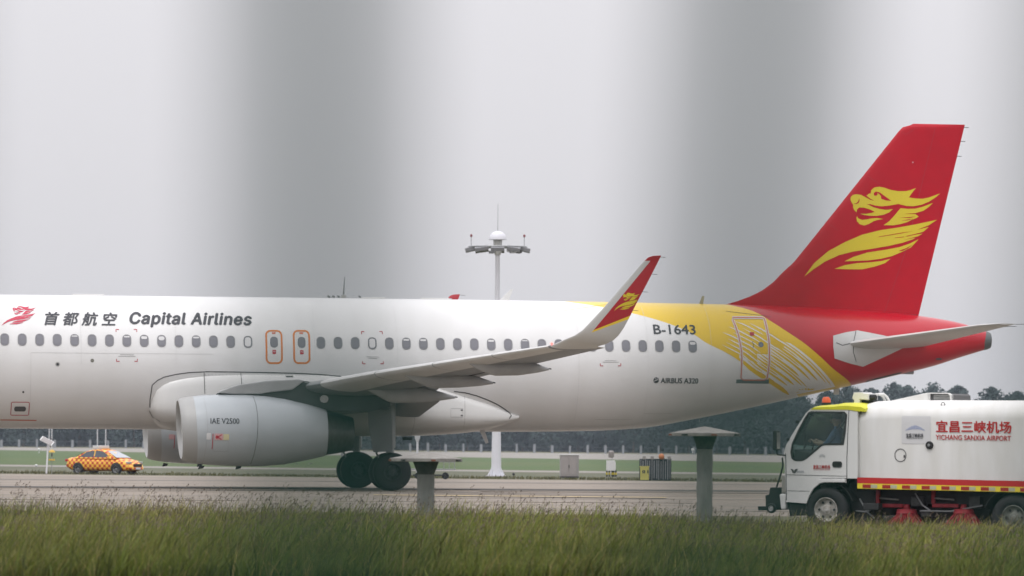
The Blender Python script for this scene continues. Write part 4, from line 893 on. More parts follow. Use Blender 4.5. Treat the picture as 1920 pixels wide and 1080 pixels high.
for px0 in (1550, 1900):
    cx, cz = T(px0, 956 if px0 < 1600 else 971, .1); rr = []
    for k in range(11): a = R(18+144*k/10); rr.append([(cx+.52*math.cos(a), .04, cz+.50*math.sin(a)), (cx+.50*math.cos(a), .42, cz+.48*math.sin(a)), (cx+.49*math.cos(a), .42, cz+.47*math.sin(a)), (cx+.51*math.cos(a), .04, cz+.485*math.sin(a))])
    MB().loft(rr).build('mudguard', CHAS, truck, smooth=True)
for dx, nm in ((0, 0), (104, 1)):
    bx = MB(); f = lambda px, py: T(px+dx, py, .35)
    a = f(1643, 919); b = f(1650, 944); bx.box(((a[0]+b[0])/2, .35, (a[1]+b[1])/2), (.06, .06, abs(a[1]-b[1]))); a = f(1645, 943); b = f(1694, 953); bx.box(((a[0]+b[0])/2, .35, (a[1]+b[1])/2), (b[0]-a[0], .07, .06))
    bk = bx.build('brush_arm', BRED, truck, bevel=.006)
    a = f(1651, 934); b = f(1687, 937); MB().tube([(a[0], .3, a[1]), (b[0], .3, b[1])], .014, 8).build('ram', METAL, bk)
    cx, cz = f(1700 if nm == 0 else 1703, 957); zb_ = f(1700, 985)[1]
    MB().lathe([(cz+.10, .05), (cz+.03, .06), (cz+.02, .16), (cz-.05, .18), (cz-.06, .1)], (cx, .35, 0), 'z', 20, cap=True).build('brush_head', BRED, bk, smooth=True, angle=30)
    br = MB()
    for k in range(60):
        a = 2*math.pi*k/60+random.uniform(-.04, .04); r0, r1 = .15+random.uniform(-.02, .02), .30+random.uniform(-.03, .05)
        br.tube([(cx+r0*math.cos(a), .35+r0*math.sin(a), cz-.05), (cx+r1*math.cos(a), .35+r1*math.sin(a), zb_+random.uniform(-.02, .03))], .009, 4, cap=False)
    br.build('bristles', BRED, bk)['kind'] = 'stuff'

# the driver: one continuous skinned figure, seated with both hands on the wheel
def skin_figure(name, joints, edges, rad, parent, mats, sub=1):
    me = bpy.data.meshes.new(name); me.from_pydata(joints, edges, []); o = link(name, me, mats, parent)
    m = o.modifiers.new('skin', 'SKIN'); 
    for i, v in enumerate(me.skin_vertices[0].data): v.radius = (rad[i][0], rad[i][1]) if isinstance(rad[i], tuple) else (rad[i], rad[i])
    me.skin_vertices[0].data[0].use_root = True
    o.modifiers.new('sub', 'SUBSURF').levels = sub; o.modifiers['sub'].render_levels = sub; m.use_smooth_shade = True
    return o
sx, sz = T(1571, 858, .5); D_ = lambda dx, dy, dz: (sx+dx, .5+dy, sz+dz)
person = empty('person', (0, 0, 0), label='driver in a blue shirt sitting behind the cab window of the sweeper truck', cat='person')
person.location = TR.o; person.rotation_euler = (0, 0, R(-26))
J = [D_(0, 0, .06), D_(.03, 0, .25), D_(.02, 0, .42), D_(.0, 0, .50), D_(-.01, 0, .55), D_(-.03, 0, .63), D_(-.035, 0, .72),      # pelvis, waist, chest, neck base, neck, head, crown
     D_(.02, -.19, .43), D_(-.12, -.22, .22), D_(-.33, -.14, .24), D_(-.40, -.12, .28), D_(.02, .19, .43), D_(-.12, .22, .22), D_(-.33, .14, .24), D_(-.40, .12, .28),
     D_(-.18, -.12, .05), D_(-.42, -.13, .06), D_(-.46, -.13, -.30), D_(-.18, .12, .05), D_(-.42, .13, .06), D_(-.46, .13, -.30)]
E_ = [(0, 1), (1, 2), (2, 3), (3, 4), (4, 5), (5, 6), (2, 7), (7, 8), (8, 9), (9, 10), (2, 11), (11, 12), (12, 13), (13, 14), (0, 15), (15, 16), (16, 17), (0, 18), (18, 19), (19, 20)]
Rr_ = [(.15, .12), (.13, .11), (.16, .11), (.08, .07), (.055, .055), (.085, .095), (.07, .08), .06, .045, .033, .03, .06, .045, .033, .03, .08, .06, .05, .08, .06, .05]
SKN = pm('skin', (.42, .24, .17), .6); SHIRT = pm('blue_shirt', (.10, .16, .30), .85, var=.2, vscale=20); HAIR = pm('black_hair', (.015, .013, .012), .6)
def two_tone():
    m = bpy.data.materials.new('driver_clothes_and_skin'); m.use_nodes = True; t = m.node_tree; b = t.nodes['Principled BSDF']; n = t.nodes.new; l = t.links.new
    tc = n('ShaderNodeTexCoord'); s = n('ShaderNodeSeparateXYZ'); l(tc.outputs['Object'], s.inputs[0])
    a = n('ShaderNodeMath'); a.operation = 'GREATER_THAN'; l(s.outputs['Z'], a.inputs[0]); a.inputs[1].default_value = sz+.53
    c = n('ShaderNodeMath'); c.operation = 'LESS_THAN'; l(s.outputs['X'], c.inputs[0]); c.inputs[1].default_value = sx-.17
    d = n('ShaderNodeMath'); d.operation = 'GREATER_THAN'; l(s.outputs['Z'], d.inputs[0]); d.inputs[1].default_value = sz+.15
    e = n('ShaderNodeMath'); e.operation = 'MULTIPLY'; l(c.outputs[0], e.inputs[0]); l(d.outputs[0], e.inputs[1])
    f = n('ShaderNodeMath'); f.operation = 'MAXIMUM'; l(a.outputs[0], f.inputs[0]); l(e.outputs[0], f.inputs[1])
    g = n('ShaderNodeMix'); g.data_type = 'RGBA'; l(f.outputs[0], g.inputs[0]); g.inputs[6].default_value = (.10, .16, .30, 1); g.inputs[7].default_value = (.42, .24, .17, 1); l(g.outputs[2], b.inputs['Base Color']); b.inputs['Roughness'].default_value = .75
    return m
body = skin_figure('body', J, E_, Rr_, person, two_tone(), 2)
hx = D_(-.035, 0, .67); hm = MB(); hm.lathe([(-.02, .088), (.02, .094), (.06, .085), (.09, .055), (.102, .002)], (hx[0]+.018, hx[1], hx[2]), 'z', 16); hm.build('hair', HAIR, person, smooth=True)
for s_ in (-1, 1):
    e_ = MB(); e_.lathe([(-.004, .001), (0, .011), (.004, .001)], (hx[0]-.088, hx[1]+s_*.032, hx[2]-.015), 'x', 8); e_.build('eye', INK, person)
    e_ = MB(); e_.lathe([(-.008, .008), (0, .026), (.008, .008)], (hx[0]+.01, hx[1]+s_*.090, hx[2]-.025), 'y', 8); e_.build('ear', SKN, person)
    hd = Vector(D_(-.40, s_*.12, .28))
    for k in range(4): MB().tube([hd+Vector((0, (k-1.5)*.018, 0)), hd+Vector((-.05, (k-1.5)*.018, .03)), hd+Vector((-.075, (k-1.5)*.018, .0)), hd+Vector((-.055, (k-1.5)*.018, -.02))], [.010, .009, .009, .008], 6).build('finger', SKN, person, smooth=True)
    MB().tube([hd+Vector((.01, -s_*.035, .0)), hd+Vector((-.035, -s_*.045, .02)), hd+Vector((-.06, -s_*.035, .01))], [.012, .010, .009], 6).build('thumb', SKN, person, smooth=True)
MB().tube([Vector(hx)+Vector((-.090, 0, -.01)), Vector(hx)+Vector((-.108, 0, -.045)), Vector(hx)+Vector((-.085, 0, -.05))], [.008, .014, .010], 8).build('nose', SKN, person, smooth=True)
MB().box((hx[0]-.083, hx[1], hx[2]-.078), (.012, .045, .008)).build('mouth', TRED, person)
MB().tube([D_(.10, -.16, .56), D_(-.10, -.10, .36), D_(-.13, .08, .12)], .018, 4).build('seat_belt', CHAS, truck)

# ------------------------------------------------------------------ the chequered car
O_ = depth_pt(145.6, 890, 265); CF = Frame((O_.x, O_.y, O_.z), R(-29)); car = empty('chequered_car', CF.o, R(-29), label='orange and yellow chequered saloon car with a light bar on the far taxiway edge', cat='car')
def checker_mat():
    m = bpy.data.materials.new('chequered_paint'); m.use_nodes = True; t = m.node_tree; b = t.nodes['Principled BSDF']; n = t.nodes.new
    tc = n('ShaderNodeTexCoord'); mp = n('ShaderNodeMapping'); mp.inputs['Location'].default_value = (.03, .4, .05); mp.inputs['Scale'].default_value = (1, .55, 1)
    ck = n('ShaderNodeTexChecker'); ck.inputs['Scale'].default_value = 6.2; ck.inputs[1].default_value = (.86, .50, .06, 1); ck.inputs[2].default_value = (.50, .05, .01, 1)
    t.links.new(tc.outputs['Object'], mp.inputs[0]); t.links.new(mp.outputs[0], ck.inputs[0]); t.links.new(ck.outputs[0], b.inputs['Base Color']); b.inputs['Roughness'].default_value = .35; return m
CK = checker_mat(); CW = 1.72; CL = lambda x: x-.95
mb = MB(); rr = []
up = [(0, .62), (.03, .84), (.14, .97), (.45, 1.01), (.95, 1.02), (2.0, .97), (3.2, .96), (3.6, .93), (4.0, .86), (4.28, .74), (4.42, .58), (4.47, .45)]
for x in np.linspace(0, 4.47, 30):
    zt2 = np.interp(x, [p[0] for p in up], [p[1] for p in up]); zb2 = np.interp(x, [0, .3, 1, 3.5, 4.2, 4.47], [.42, .24, .2, .2, .22, .32]); hw = CW/2*np.interp(x, [0, .15, .5, 1.2, 3.2, 4.0, 4.3, 4.47], [.72, .86, .96, 1, 1, .95, .84, .68])
    ring = []
    for k in range(28):
        a = 2*math.pi*k/28; ca, sa = math.cos(a), math.sin(a); e = .5; ring.append((CL(x), CW/2+hw*math.copysign(abs(sa)**e, sa), (zt2+zb2)/2+(zt2-zb2)/2*math.copysign(abs(ca)**.55, ca)))
    rr.append(ring)
mb.loft(rr); cbody = mb.build('body', CK, car, smooth=True, angle=50)
gr = MB(); rr = []
roofp = [(.70, 1.0), (1.0, 1.17), (1.35, 1.34), (1.75, 1.43), (2.2, 1.45), (2.6, 1.40), (2.95, 1.25), (3.50, .95)]
for x in np.linspace(.70, 3.50, 20):
    zt2 = np.interp(x, [p[0] for p in roofp], [p[1] for p in roofp]); rr.append([(CL(x), CW/2+s*CW/2*wv, zz) for s, wv, zz in ((-1, .95, .92), (-1, .95-.20*(zt2-.95)/.5, max(.93, zt2-.05)), (-1, .62, zt2), (0, .3, zt2+.01), (1, .62, zt2), (1, .95-.20*(zt2-.95)/.5, max(.93, zt2-.05)), (1, .95, .92))])
gr.loft(rr); cab_ = gr.build('roof', CK, car, smooth=True, angle=30); CB = bvh_of([cbody, cab_])
CG = pm('car_glass', (.03, .035, .05), .08, spec=.9)
cxz = lambda pts: [CF.L(px, py, .1) for px, py in pts]
decal('side_window', [[(CL(x), z) for x, z in ((1.02, 1.0), (1.40, 1.28), (1.75, 1.36), (1.98, 1.37), (1.98, 1.0))]], CG, car, CB, .008, .3)
decal('side_window', [[(CL(x), z) for x, z in ((2.05, 1.0), (2.05, 1.37), (2.35, 1.36), (2.6, 1.31), (3.05, 1.04), (3.0, .99))]], CG, car, CB, .008, .3)
wsg = MB(); wsg.add([(CL(2.72), CW*.22, 1.345), (CL(2.72), CW*.78, 1.345), (CL(3.50), CW*.93, .965), (CL(3.50), CW*.07, .965)], [(0, 1, 2, 3)]); ww = wsg.build('windscreen', pm('windscreen_glass', (.36, .38, .42), .1, spec=.9), car); ww.location.z = .022
rw = MB(); rw.add([(CL(1.28), CW*.22, 1.32), (CL(1.28), CW*.78, 1.32), (CL(.74), CW*.90, 1.02), (CL(.74), CW*.10, 1.02)], [(0, 1, 2, 3)]); rw.build('rear_window', CG, car).location.z = .022
lbm = MB(); lbm.box((CL(1.95), CW/2, 1.58), (.42, 1.1, .17)); lb_ = lbm.build('light_bar', SHADE, car, bevel=.03)
lbm = MB(); lbm.box((CL(1.95), CW/2, 1.565), (.34, .5, .07)); lbm.build('red_lens', REDMK, lb_); lbm = MB(); lbm.box((CL(2.30), CW/2, 1.46), (.18, .6, .07)); lbm.build('roof_sign', pm('sign_orange', (.7, .3, .05), .5), lb_, bevel=.02)
for yy, s_ in ((.09, -1), (CW-.09, 1)):
    for xx in (.95, 3.55):
        tyre_wheel('wheel', car, (CL(xx), yy, .32), .32, .20, .20, RIMD if False else pm('car_rim', (.22, .22, .22), .4, metal=.6) if 'car_rim' not in MAT else MAT['car_rim'], side=s_, holes=5)
        if s_ < 0: decal('wheel_arch', [rrect(CL(xx)-.38, -.02, CL(xx)+.38, .70, .36, 8)], DARK, car, CB, .005, .3, fall=.05)
    h_ = MB(); h_.box((CL(4.18), .30 if s_ < 0 else CW-.30, .70), (.30, .32, .13)); h_.build('headlight', METAL, car, bevel=.03)
    MB().box((CL(4.40), .38 if s_ < 0 else CW-.38, .36), (.12, .22, .08)).build('fog_light', METAL, car, bevel=.02)
    MB().box((CL(.06), .22 if s_ < 0 else CW-.22, .82), (.12, .22, .14)).build('tail_light', REDMK, car, bevel=.02)
    MB().box((CL(3.0), -.04 if s_ < 0 else CW+.04, 1.0), (.12, .14, .10)).build('wing_mirror', CK, car, bevel=.02)
MB().box((CL(4.46), CW/2, .56), (.06, .8, .16)).build('grille', CHAS, car, bevel=.02); MB().box((CL(4.49), CW/2, .38), (.03, .46, .11)).build('number_plate', SHADE, car)
for xx in (2.02, 3.02): decal('door_gap', ribbon([(CL(xx), .97), (CL(xx), .3)], .012), REDMK, car, CB, .006, .3)

# ------------------------------------------------------------------ concrete mushroom posts
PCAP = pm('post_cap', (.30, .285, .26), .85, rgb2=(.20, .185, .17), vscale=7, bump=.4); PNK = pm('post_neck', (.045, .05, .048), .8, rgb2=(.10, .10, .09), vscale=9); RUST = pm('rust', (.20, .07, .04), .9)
def mushroom(px, py_top, w_px, col_px, Y, label):
    P = depth_pt(px, 980, Y); s = F/Y; zt = depth_pt(px, py_top, Y).z; r = w_px/2/s; rc = col_px/2/s
    g = empty('vent_post', (P.x, P.y, 0), R(20), label=label, cat='concrete post', group='concrete vent posts in the grass')
    rise = 12.5/s; zr = zt-rise; th = 6.0/s
    # eight-sided shallow cap
    def octa(rr_, z): return [(rr_*math.cos(R(45*k+12)), rr_*math.sin(R(45*k+12)), z) for k in range(8)]
    MB().loft([octa(r*.97, zr-th), octa(r, zr-th+.005), octa(r, zr), octa(r*.02, zt)]).build('cap', PCAP, g)
    for k in range(7):
        a = R(k*51+8); MB().box((r*.965*math.cos(a), r*.965*math.sin(a), zr-th*.55), (.05+.05*random.random(), .05, .025), ang=a+R(90)).build('rust_patch', RUST if k % 2 else DARK, g)
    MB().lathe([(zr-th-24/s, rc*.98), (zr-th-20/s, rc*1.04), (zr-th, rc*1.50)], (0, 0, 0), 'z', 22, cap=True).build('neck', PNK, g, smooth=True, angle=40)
    col = []
    for i in range(15):
        z = -.05+(zr-th-22/s+.05)*i/14; col.append((z, rc*(1+.03*math.sin(i*1.7)+.02*random.uniform(-1, 1))))
    MB().lathe(col, (0, 0, 0), 'z', 22, cap=True).build('column', CONC, g, smooth=True)
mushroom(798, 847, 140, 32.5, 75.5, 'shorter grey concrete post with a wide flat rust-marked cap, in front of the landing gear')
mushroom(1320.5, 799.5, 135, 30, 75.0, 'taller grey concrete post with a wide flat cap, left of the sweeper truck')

# ------------------------------------------------------------------ things on the far verge
def at(px, py, Y): P = depth_pt(px, py, Y); return P
S2 = lambda Y: F/Y
# floodlight mast
Pm = at(930.3, 893, 277); g0 = Pm.z; mast = empty('floodlight_mast', Pm, 0, label='tall white floodlight mast with a domed top rising behind the jet', cat='light mast')
hz = lambda py: depth_pt(931, py, 277).z-g0; px_ = 277/F
MASTW = pm('mast_white', (.66, .66, .70), .45, var=.06)
MB().lathe([(0, .30), (hz(840), .275), (hz(808), .255), (hz(560), .15), (hz(433), .13)], (0, 0, 0), 'z', 20, cap=True).build('pole', MASTW, mast, smooth=True)
fl = MB()
for k in range(8):
    a = 2*math.pi*k/8; c, s_ = math.cos(a), math.sin(a)
    fl.add([(c*.28, s_*.28, 0), (c*.55, s_*.55, 0), (c*.27, s_*.27, .55), (c*.28+.02*s_, s_*.28-.02*c, 0), (c*.55+.02*s_, s_*.55-.02*c, 0), (c*.27+.02*s_, s_*.27-.02*c, .55)], [(0, 1, 2), (3, 5, 4), (0, 3, 4, 1), (1, 4, 5, 2), (0, 2, 5, 3)])
fl.lathe([(0, .62), (.05, .62)], (0, 0, 0), 'z', 24, cap=True); fl.build('base_flange', MASTW, mast)
_d0, _d1 = hz(449.5), hz(433)
MB().lathe([(_d0-.02, .2), (_d0, .54)]+[(_d0+(_d1-_d0)*math.sin(R(t)), .54*math.cos(R(t))) for t in (12, 25, 38, 50, 62, 74, 84, 89.5)], (0, 0, 0), 'z', 28).build('dome', MASTW, mast, smooth=True, angle=60)
MB().lathe([(hz(478), .17), (hz(470), .26), (hz(450), .26)], (0, 0, 0), 'z', 16, cap=True).build('head_collar', LGREY, mast, smooth=True)
MB().tube([(1.72*math.cos(a), 1.3*math.sin(a), hz(463)) for a in [2*math.pi*k/24 for k in range(25)]], .045, 6).build('lamp_ring', STEEL, mast, smooth=True)
for k in range(10):
    a = 2*math.pi*(k+.5)/10; c, s_ = math.cos(a), math.sin(a); b_ = MB(); b_.box((1.62*c, 1.25*s_, hz(467)), (.80, .55, .22), ang=a*0, tilt=Matrix.Rotation(.25*c, 3, 'Y') @ Matrix.Rotation(-.3*s_, 3, 'X'))
    ll = b_.build('floodlight', pm('lamp_grey', (.20, .20, .21), .5) if k == 0 else MAT['lamp_grey'], mast, bevel=.02)
for k in range(4):
    a = R(45+90*k); MB().tube([(.2*math.cos(a), .2*math.sin(a), hz(464)), (1.7*math.cos(a), 1.28*math.sin(a), hz(463))], .035, 6).build('ring_arm', STEEL, mast)
for sx_ in (-1, 1):
    MB().tube([(1.58*sx_, 0, hz(462)), (1.58*sx_, 0, hz(444))], .02, 5).build('lamp_rod', STEEL, mast); MB().lathe([(-.09, .02), (-.06, .07), (.06, .07), (.09, .02)], (1.58*sx_, 0, hz(442)), 'z', 8).build('obstruction_light', pm('dull_red', (.22, .05, .05), .5) if sx_ < 0 else MAT['dull_red'], mast)
for (ax, az) in ((-.38, 470), (.85, 469), (1.3, 469)): MB().box((ax, -.2, hz(az)-.1), (.30, .3, .16)).build('ballast_box', MAT['lamp_grey'], mast, bevel=.02)
MB().tube([(.5, -.3, hz(470)), (.9, -.35, hz(474)), (1.3, -.3, hz(471))], .018, 5).build('cable', SHADE, mast)
MB().tube([(0, 0, hz(433)), (0, 0, hz(382))], [.018, .010], 5).build('lightning_rod', STEEL, mast)
# weather mast whose top shows over the cabin roof
Pw = at(641, 893, 272); hw_ = lambda py: depth_pt(641, py, 272).z-Pw.z
wm = empty('weather_mast', Pw, 0, label='thin dark mast with a crossbar of small instruments, its tip showing above the jet roof', cat='mast')
MB().tube([(0, 0, 0), (0, 0, hw_(556)), (.06, 0, hw_(519))], [.07, .05, .018], 8).build('pole', STEEL, wm, smooth=True)
MB().tube([(-.95, 0, hw_(559)), (1.0, 0, hw_(560))], .03, 6).build('crossbar', STEEL, wm)
MB().box((.02, 0, hw_(556)), (.28, .2, .22)).build('instrument_box', LGREY, wm, bevel=.02)
for dx in (-.85, -.58, -.28, .95): MB().box((dx, 0, hw_(556)), (.16, .12, .10), tilt=Matrix.Rotation(R(25), 3, 'Y')).build('instrument', STEEL, wm, bevel=.01)
# flared white pole
Pp = at(782, 893, 290); hp = lambda py: depth_pt(782, py, 290).z-Pp.z
fp = empty('white_light_pole', Pp, 0, label='slim white pole with a flared head behind the near concrete post', cat='light pole')
MB().lathe([(0, .07), (hp(828), .07)], (0, 0, 0), 'z', 10, cap=True).build('pole', MASTW, fp, smooth=True); MB().lathe([(hp(829), .07), (hp(822), .16), (hp(814), .19), (hp(812), .10)], (0, 0, 0), 'z', 12, cap=True).build('head', MASTW, fp, smooth=True)
# cabinet
Pc = at(1068.5, 895.5, 264); cb = empty('electrical_cabinet', Pc, R(8), label='pale grey double-door electrical cabinet on the far verge', cat='cabinet')
CABG = pm('cabinet_grey', (.30, .275, .265), .55, var=.1, vscale=3)
s = 264/F; W_, H_ = 34*s, 42*s
MB().box((0, .25, H_/2+.04), (W_, .5, H_-.06)).build('cabinet_body', CABG, cb, bevel=.01); MB().box((0, .25, H_+.03), (W_*1.07, .58, .07)).build('cabinet_top', SHADE, cb, bevel=.01); MB().box((0, .25, .03), (W_*.98, .52, .08)).build('plinth', DARK, cb)
for sx_ in (-1, 1):
    d_ = MB(); d_.box((sx_*W_*.23-.06, -.008, H_*.53), (W_*.40, .016, H_*.82)); dd = d_.build('cabinet_door', CABG, cb, bevel=.004); 
MB().box((-.05, -.03, H_*.5), (.03, .03, .16)).build('handle', DARK, cb)
for k in range(5): MB().box((W_*.34+k*.028, -.006, H_*.5), (.01, .012, H_*.8)).build('louvre', SEAML, cb)
# white instrument box on striped legs
Pb = at(1146, 894, 263); s = 263/F; ib = empty('instrument_stand', Pb, 0, label='white instrument box on yellow and black striped legs with a round aerial', cat='instrument stand')
MB().box((-1*s, .1, 21*s), (16*s, .35, 19*s)).build('box', SHADE, ib, bevel=.01); MB().box((6*s, .1, 20*s), (5*s, .3, 16*s)).build('side_box', SHADE, ib, bevel=.01)
for dx in (-8, -3.5, 2, 5, 9):
    for k in range(3): MB().tube([(dx*s, .1, k*4*s), (dx*s, .1, (k+1)*4*s)], .045, 8).build('leg', (DARK, MAT['logo_yellow'], DARK)[k], ib)
MB().tube([(2*s, .1, 30*s), (1*s, .1, 39*s)], .02, 6).build('aerial_rod', STEEL, ib); MB().lathe([(36*s, .12), (38*s, .16), (47*s, .16), (49*s, .10)], (0, .1, 0), 'z', 14, cap=True).build('aerial', CABG, ib, smooth=True)
# dark slatted screen, yellow box, orange ball
Ps = at(1229, 902.5, 262.3); s = 262.3/F; sc2 = empty('slatted_screen', Ps, 0, label='dark screen with pale upright slats and posts at the taxiway edge', cat='screen')
MB().box((0, .10, 21.5*s), (60*s, .04, 41*s)).build('backing', pm('screen_dark', (.03, .034, .045), .8), sc2)
SLT = pm('slat_grey', (.24, .24, .26), .7, var=.3, vscale=9)
for k in range(14): MB().box(((-27+k*4.2+random.uniform(-.5, .5))*s, .05, (21.5+random.uniform(-1.5, 1.5))*s), ((1.2+random.random())*s, .05, (36+random.uniform(-4, 4))*s)).build('slat', SLT, sc2)
for dx in (8, 29): MB().box((dx*s, .02, 21*s), (1.5*s, .08, 42*s)).build('post', DARK, sc2)
for dx in (-21, -6, 14, 26): MB().box((dx*s, .10, 44*s), (6*s, .1, 6*s)).build('white_block', CABG, sc2, bevel=.01)
Py = at(1208.5, 900.5, 261.9); yb = empty('yellow_box', Py, 0, label='yellow box with black characters leaning at the left end of the slatted screen', cat='box')
MB().box((0, -.10, 13*s), (16*s, .18, 25*s)).build('box_body', pm('box_yellow', (.50, .46, .12), .6, var=.15), yb, bevel=.012); MB().box((0, -.10, 25.5*s), (18*s, .22, 2*s)).build('lid', MAT['box_yellow'], yb, bevel=.01)
for dx in (-3, 0, 6): MB().box((dx*s, -.195, 16*s), (2.2*s, .01, 6*s)).build('black_mark', DARK, yb)
Po = at(1240.5, 856, 262.2); ob = MB(); ob.lathe([(-.17, .01), (-.14, .10), (-.06, .16), (.04, .165), (.12, .12), (.165, .01)], (0, 0, 0), 'z', 16); ob = ob.build('orange_ball', pm('ball_orange', (.55, .20, .08), .6), None, smooth=True); ob.location = Po; tag(ob, 'dull orange ball resting on top of the dark slatted screen', 'ball')
# solar lamp
Pq = at(87, 888, 255); s = 255/F; so = empty('solar_lamp', Pq, 0, label='leaning white pole with a tilted solar panel left of the chequered car', cat='solar lamp')
MB().tube([(0, 0, 0), (2.5*s, 0, 56*s)], .045, 8).build('pole', MASTW, so, smooth=True)
MB().box((.5*s, 0, 61*s), (25*s, .55, .04), tilt=Matrix.Rotation(R(27), 3, 'Y') @ Matrix.Rotation(R(24), 3, 'X')).build('solar_panel', SHADE, so)
MB().box((.5*s, -.02, 61*s), (21*s, .44, .06), tilt=Matrix.Rotation(R(27), 3, 'Y') @ Matrix.Rotation(R(24), 3, 'X')).build('cell_grid', CABG, so)
Pr = at(97, 889, 256); wl = empty('warning_lamp', Pr, 0, label='yellow two-tier warning lamp beside the leaning solar pole', cat='warning lamp')
YO = pm('lamp_yellow', (.60, .38, .05), .5)
MB().tube([(0, 0, 0), (0, 0, 45*s)], .02, 6).build('stem', STEEL, wl); MB().lathe([(41*s, .18), (43*s, .16), (46*s, .05)], (0, 0, 0), 'z', 12, cap=True).build('upper_shade', YO, wl, smooth=True); MB().box((0, 0, 27*s), (11*s, .25, 3*s)).build('lower_tray', YO, wl, bevel=.01); MB().box((0, 0, 36*s), (2.5*s, .1, 6*s)).build('lamp_body', SEAM, wl)
# baggage dolly behind the short post
Pt = at(812, 897, 225); s = 225/F; dl_ = empty('baggage_dolly', Pt, 0, label='dark low equipment dolly with thin rails, behind the short concrete post', cat='dolly')
MB().box((0, .4, 17*s), (84*s, 1.1, 2.2*s)).build('deck', STEEL, dl_); MB().box((-8*s, .4, 6*s), (60*s, .9, 2.5*s)).build('lower_frame', DARK, dl_)
for dx in (20, 30, 40): MB().tube([(dx*s, 0, 17*s), (dx*s, 0, 31*s)], .018, 5).build('rail_post', STEEL, dl_)
MB().tube([(-40*s, 0, 31*s), (42*s, 0, 31*s)], .02, 5).build('rail', STEEL, dl_)
for dx in (-28, 23):
    tyre_wheel('wheel', dl_, (dx*s, .02, 5*s), .17, .1, .08, RIMD)
# small lights by the verge
for i, (px, py, Y, lab) in enumerate(((73, 843, 560, 'small white marker light standing in the far turf behind the solar lamp'), (68, 873, 318, 'tiny white marker light on the pale strip left of the solar lamp'), (963, 889, 268, 'tiny dark marker peg on the verge right of the mast foot'), (1299, 843, 560, 'small white marker light seen just left of the tall concrete post column'))):
    P = at(px, py, Y); r_ = 2.6*Y/F; o = MB().lathe([(-r_*2.5, r_*.3), (-r_*.8, r_*.3), (-r_*.5, r_), (r_*.5, r_), (r_, r_*.2)], (0, 0, 0), 'z', 10, cap=True).build('marker_light', SHADE if i != 2 else DARK, None, smooth=True); o.location = P; tag(o, lab, 'marker light')
# thin lamp standards far behind
for i, (px, lab) in enumerate(((92, 'thin far lamp standard, left of a close pair under the fuselage'), (97, 'thin far lamp standard, right of the left-hand pair'), (182.5, 'thin far lamp standard directly above the chequered car'), (198, 'thin far lamp standard just right of the one above the car'))):
    P = at(px, 840, 840); o = MB().tube([(0, 0, -.6), (0, 0, 9)], .085, 6).build('lamp_standard', SHADE, None); o.location = P; tag(o, lab, 'lamp post', 'thin lamp standards in the distance')
# perimeter fence
pf = empty('perimeter_fence', (0, 880, 0), 0, label='long low far fence of pale concrete posts in front of the dark trees', cat='fence')
pm_ = None; FP = pm('fence_post', (.24, .25, .26), .8)
for k in range(-4, 64):
    px = 5+33.3*k; x = (px-960)/F*880; z = zg(x, 880); b_ = MB(); 
    if pm_ is None: b_.box((0, 0, .75), (.46, .3, 1.7)); o = b_.build('post', FP, pf, bevel=.02); pm_ = o.data
    else: o = bpy.data.objects.new('post', pm_); COL.objects.link(o); o.parent = pf
    o.location = (x, 0, z); o.scale = (random.uniform(.7, 1.1), 1, random.uniform(.9, 1.08))
for zz in (.5, 1.2): MB().tube([(x, 0, zg(x, 880)+zz) for x in range(-115, 125, 10)], .012, 4).build('rail', FP, pf)

# ------------------------------------------------------------------ trees
def leaf_mat(name, c1, c2):
    m = pm(name, c1, .8, rgb2=c2, vscale=.6); return m
LF = leaf_mat('tree_foliage', (.042, .070, .060), (.034, .056, .050)); BK = pm('bark', (.09, .07, .05), .9)
def crown_mesh(seed, n, H_, W_):
    rg = np.random.default_rng(seed); lobes = []
    for i in range(12):
        t = rg.uniform(.2, .88); rr = W_/2*(1.05-t*.55)*rg.uniform(.45, .7); a = rg.uniform(0, 6.28); d = W_/2*(1-t)*.75*rg.uniform(.3, 1); lobes.append((d*math.cos(a), d*math.sin(a), H_*t, rr+.5, rr*1.3+.4))
    lobes.append((0, 0, H_*.9, .8, 1.5)); V = []; Fc = []
    for i in range(n):
        l_ = lobes[rg.integers(len(lobes))]; d = rg.normal(size=3); d /= np.linalg.norm(d); r_ = rg.uniform(.55, 1.08); c = np.array([l_[0]+d[0]*l_[3]*r_, l_[1]+d[1]*l_[3]*r_, max(.8, l_[2]+d[2]*l_[4]*r_)])
        s_ = rg.uniform(.18, .42); u = rg.normal(size=3); u /= np.linalg.norm(u); v = np.cross(u, rg.normal(size=3)); v /= np.linalg.norm(v); b = len(V)
        V += [c-u*s_, c+v*s_*.7, c+u*s_, c-v*s_*.7]; Fc.append((b, b+1, b+2, b+3))
    me = bpy.data.meshes.new('crown'); me.from_pydata([tuple(v) for v in V], [], Fc); me.materials.append(LF); return me
CR = [crown_mesh(11+i, 3400, 15.4, 7.6+i*.6) for i in range(4)]
tm = MB(); tm.tube([(0, 0, -.5), (.1, 0, 4), (0, .1, 10), (.1, 0, 12.5)], [.24, .18, .09, .03], 8)
for a, z in ((0, 4), (2, 5.2), (4, 6.4), (1, 7.5), (3, 8.5)): tm.tube([(0, 0, z), (1.6*math.cos(a), 1.6*math.sin(a), z+1.8)], [.08, .02], 5)
t0 = tm.build('trunk', BK, None, smooth=True); TMESH = t0.data; bpy.data.objects.remove(t0)
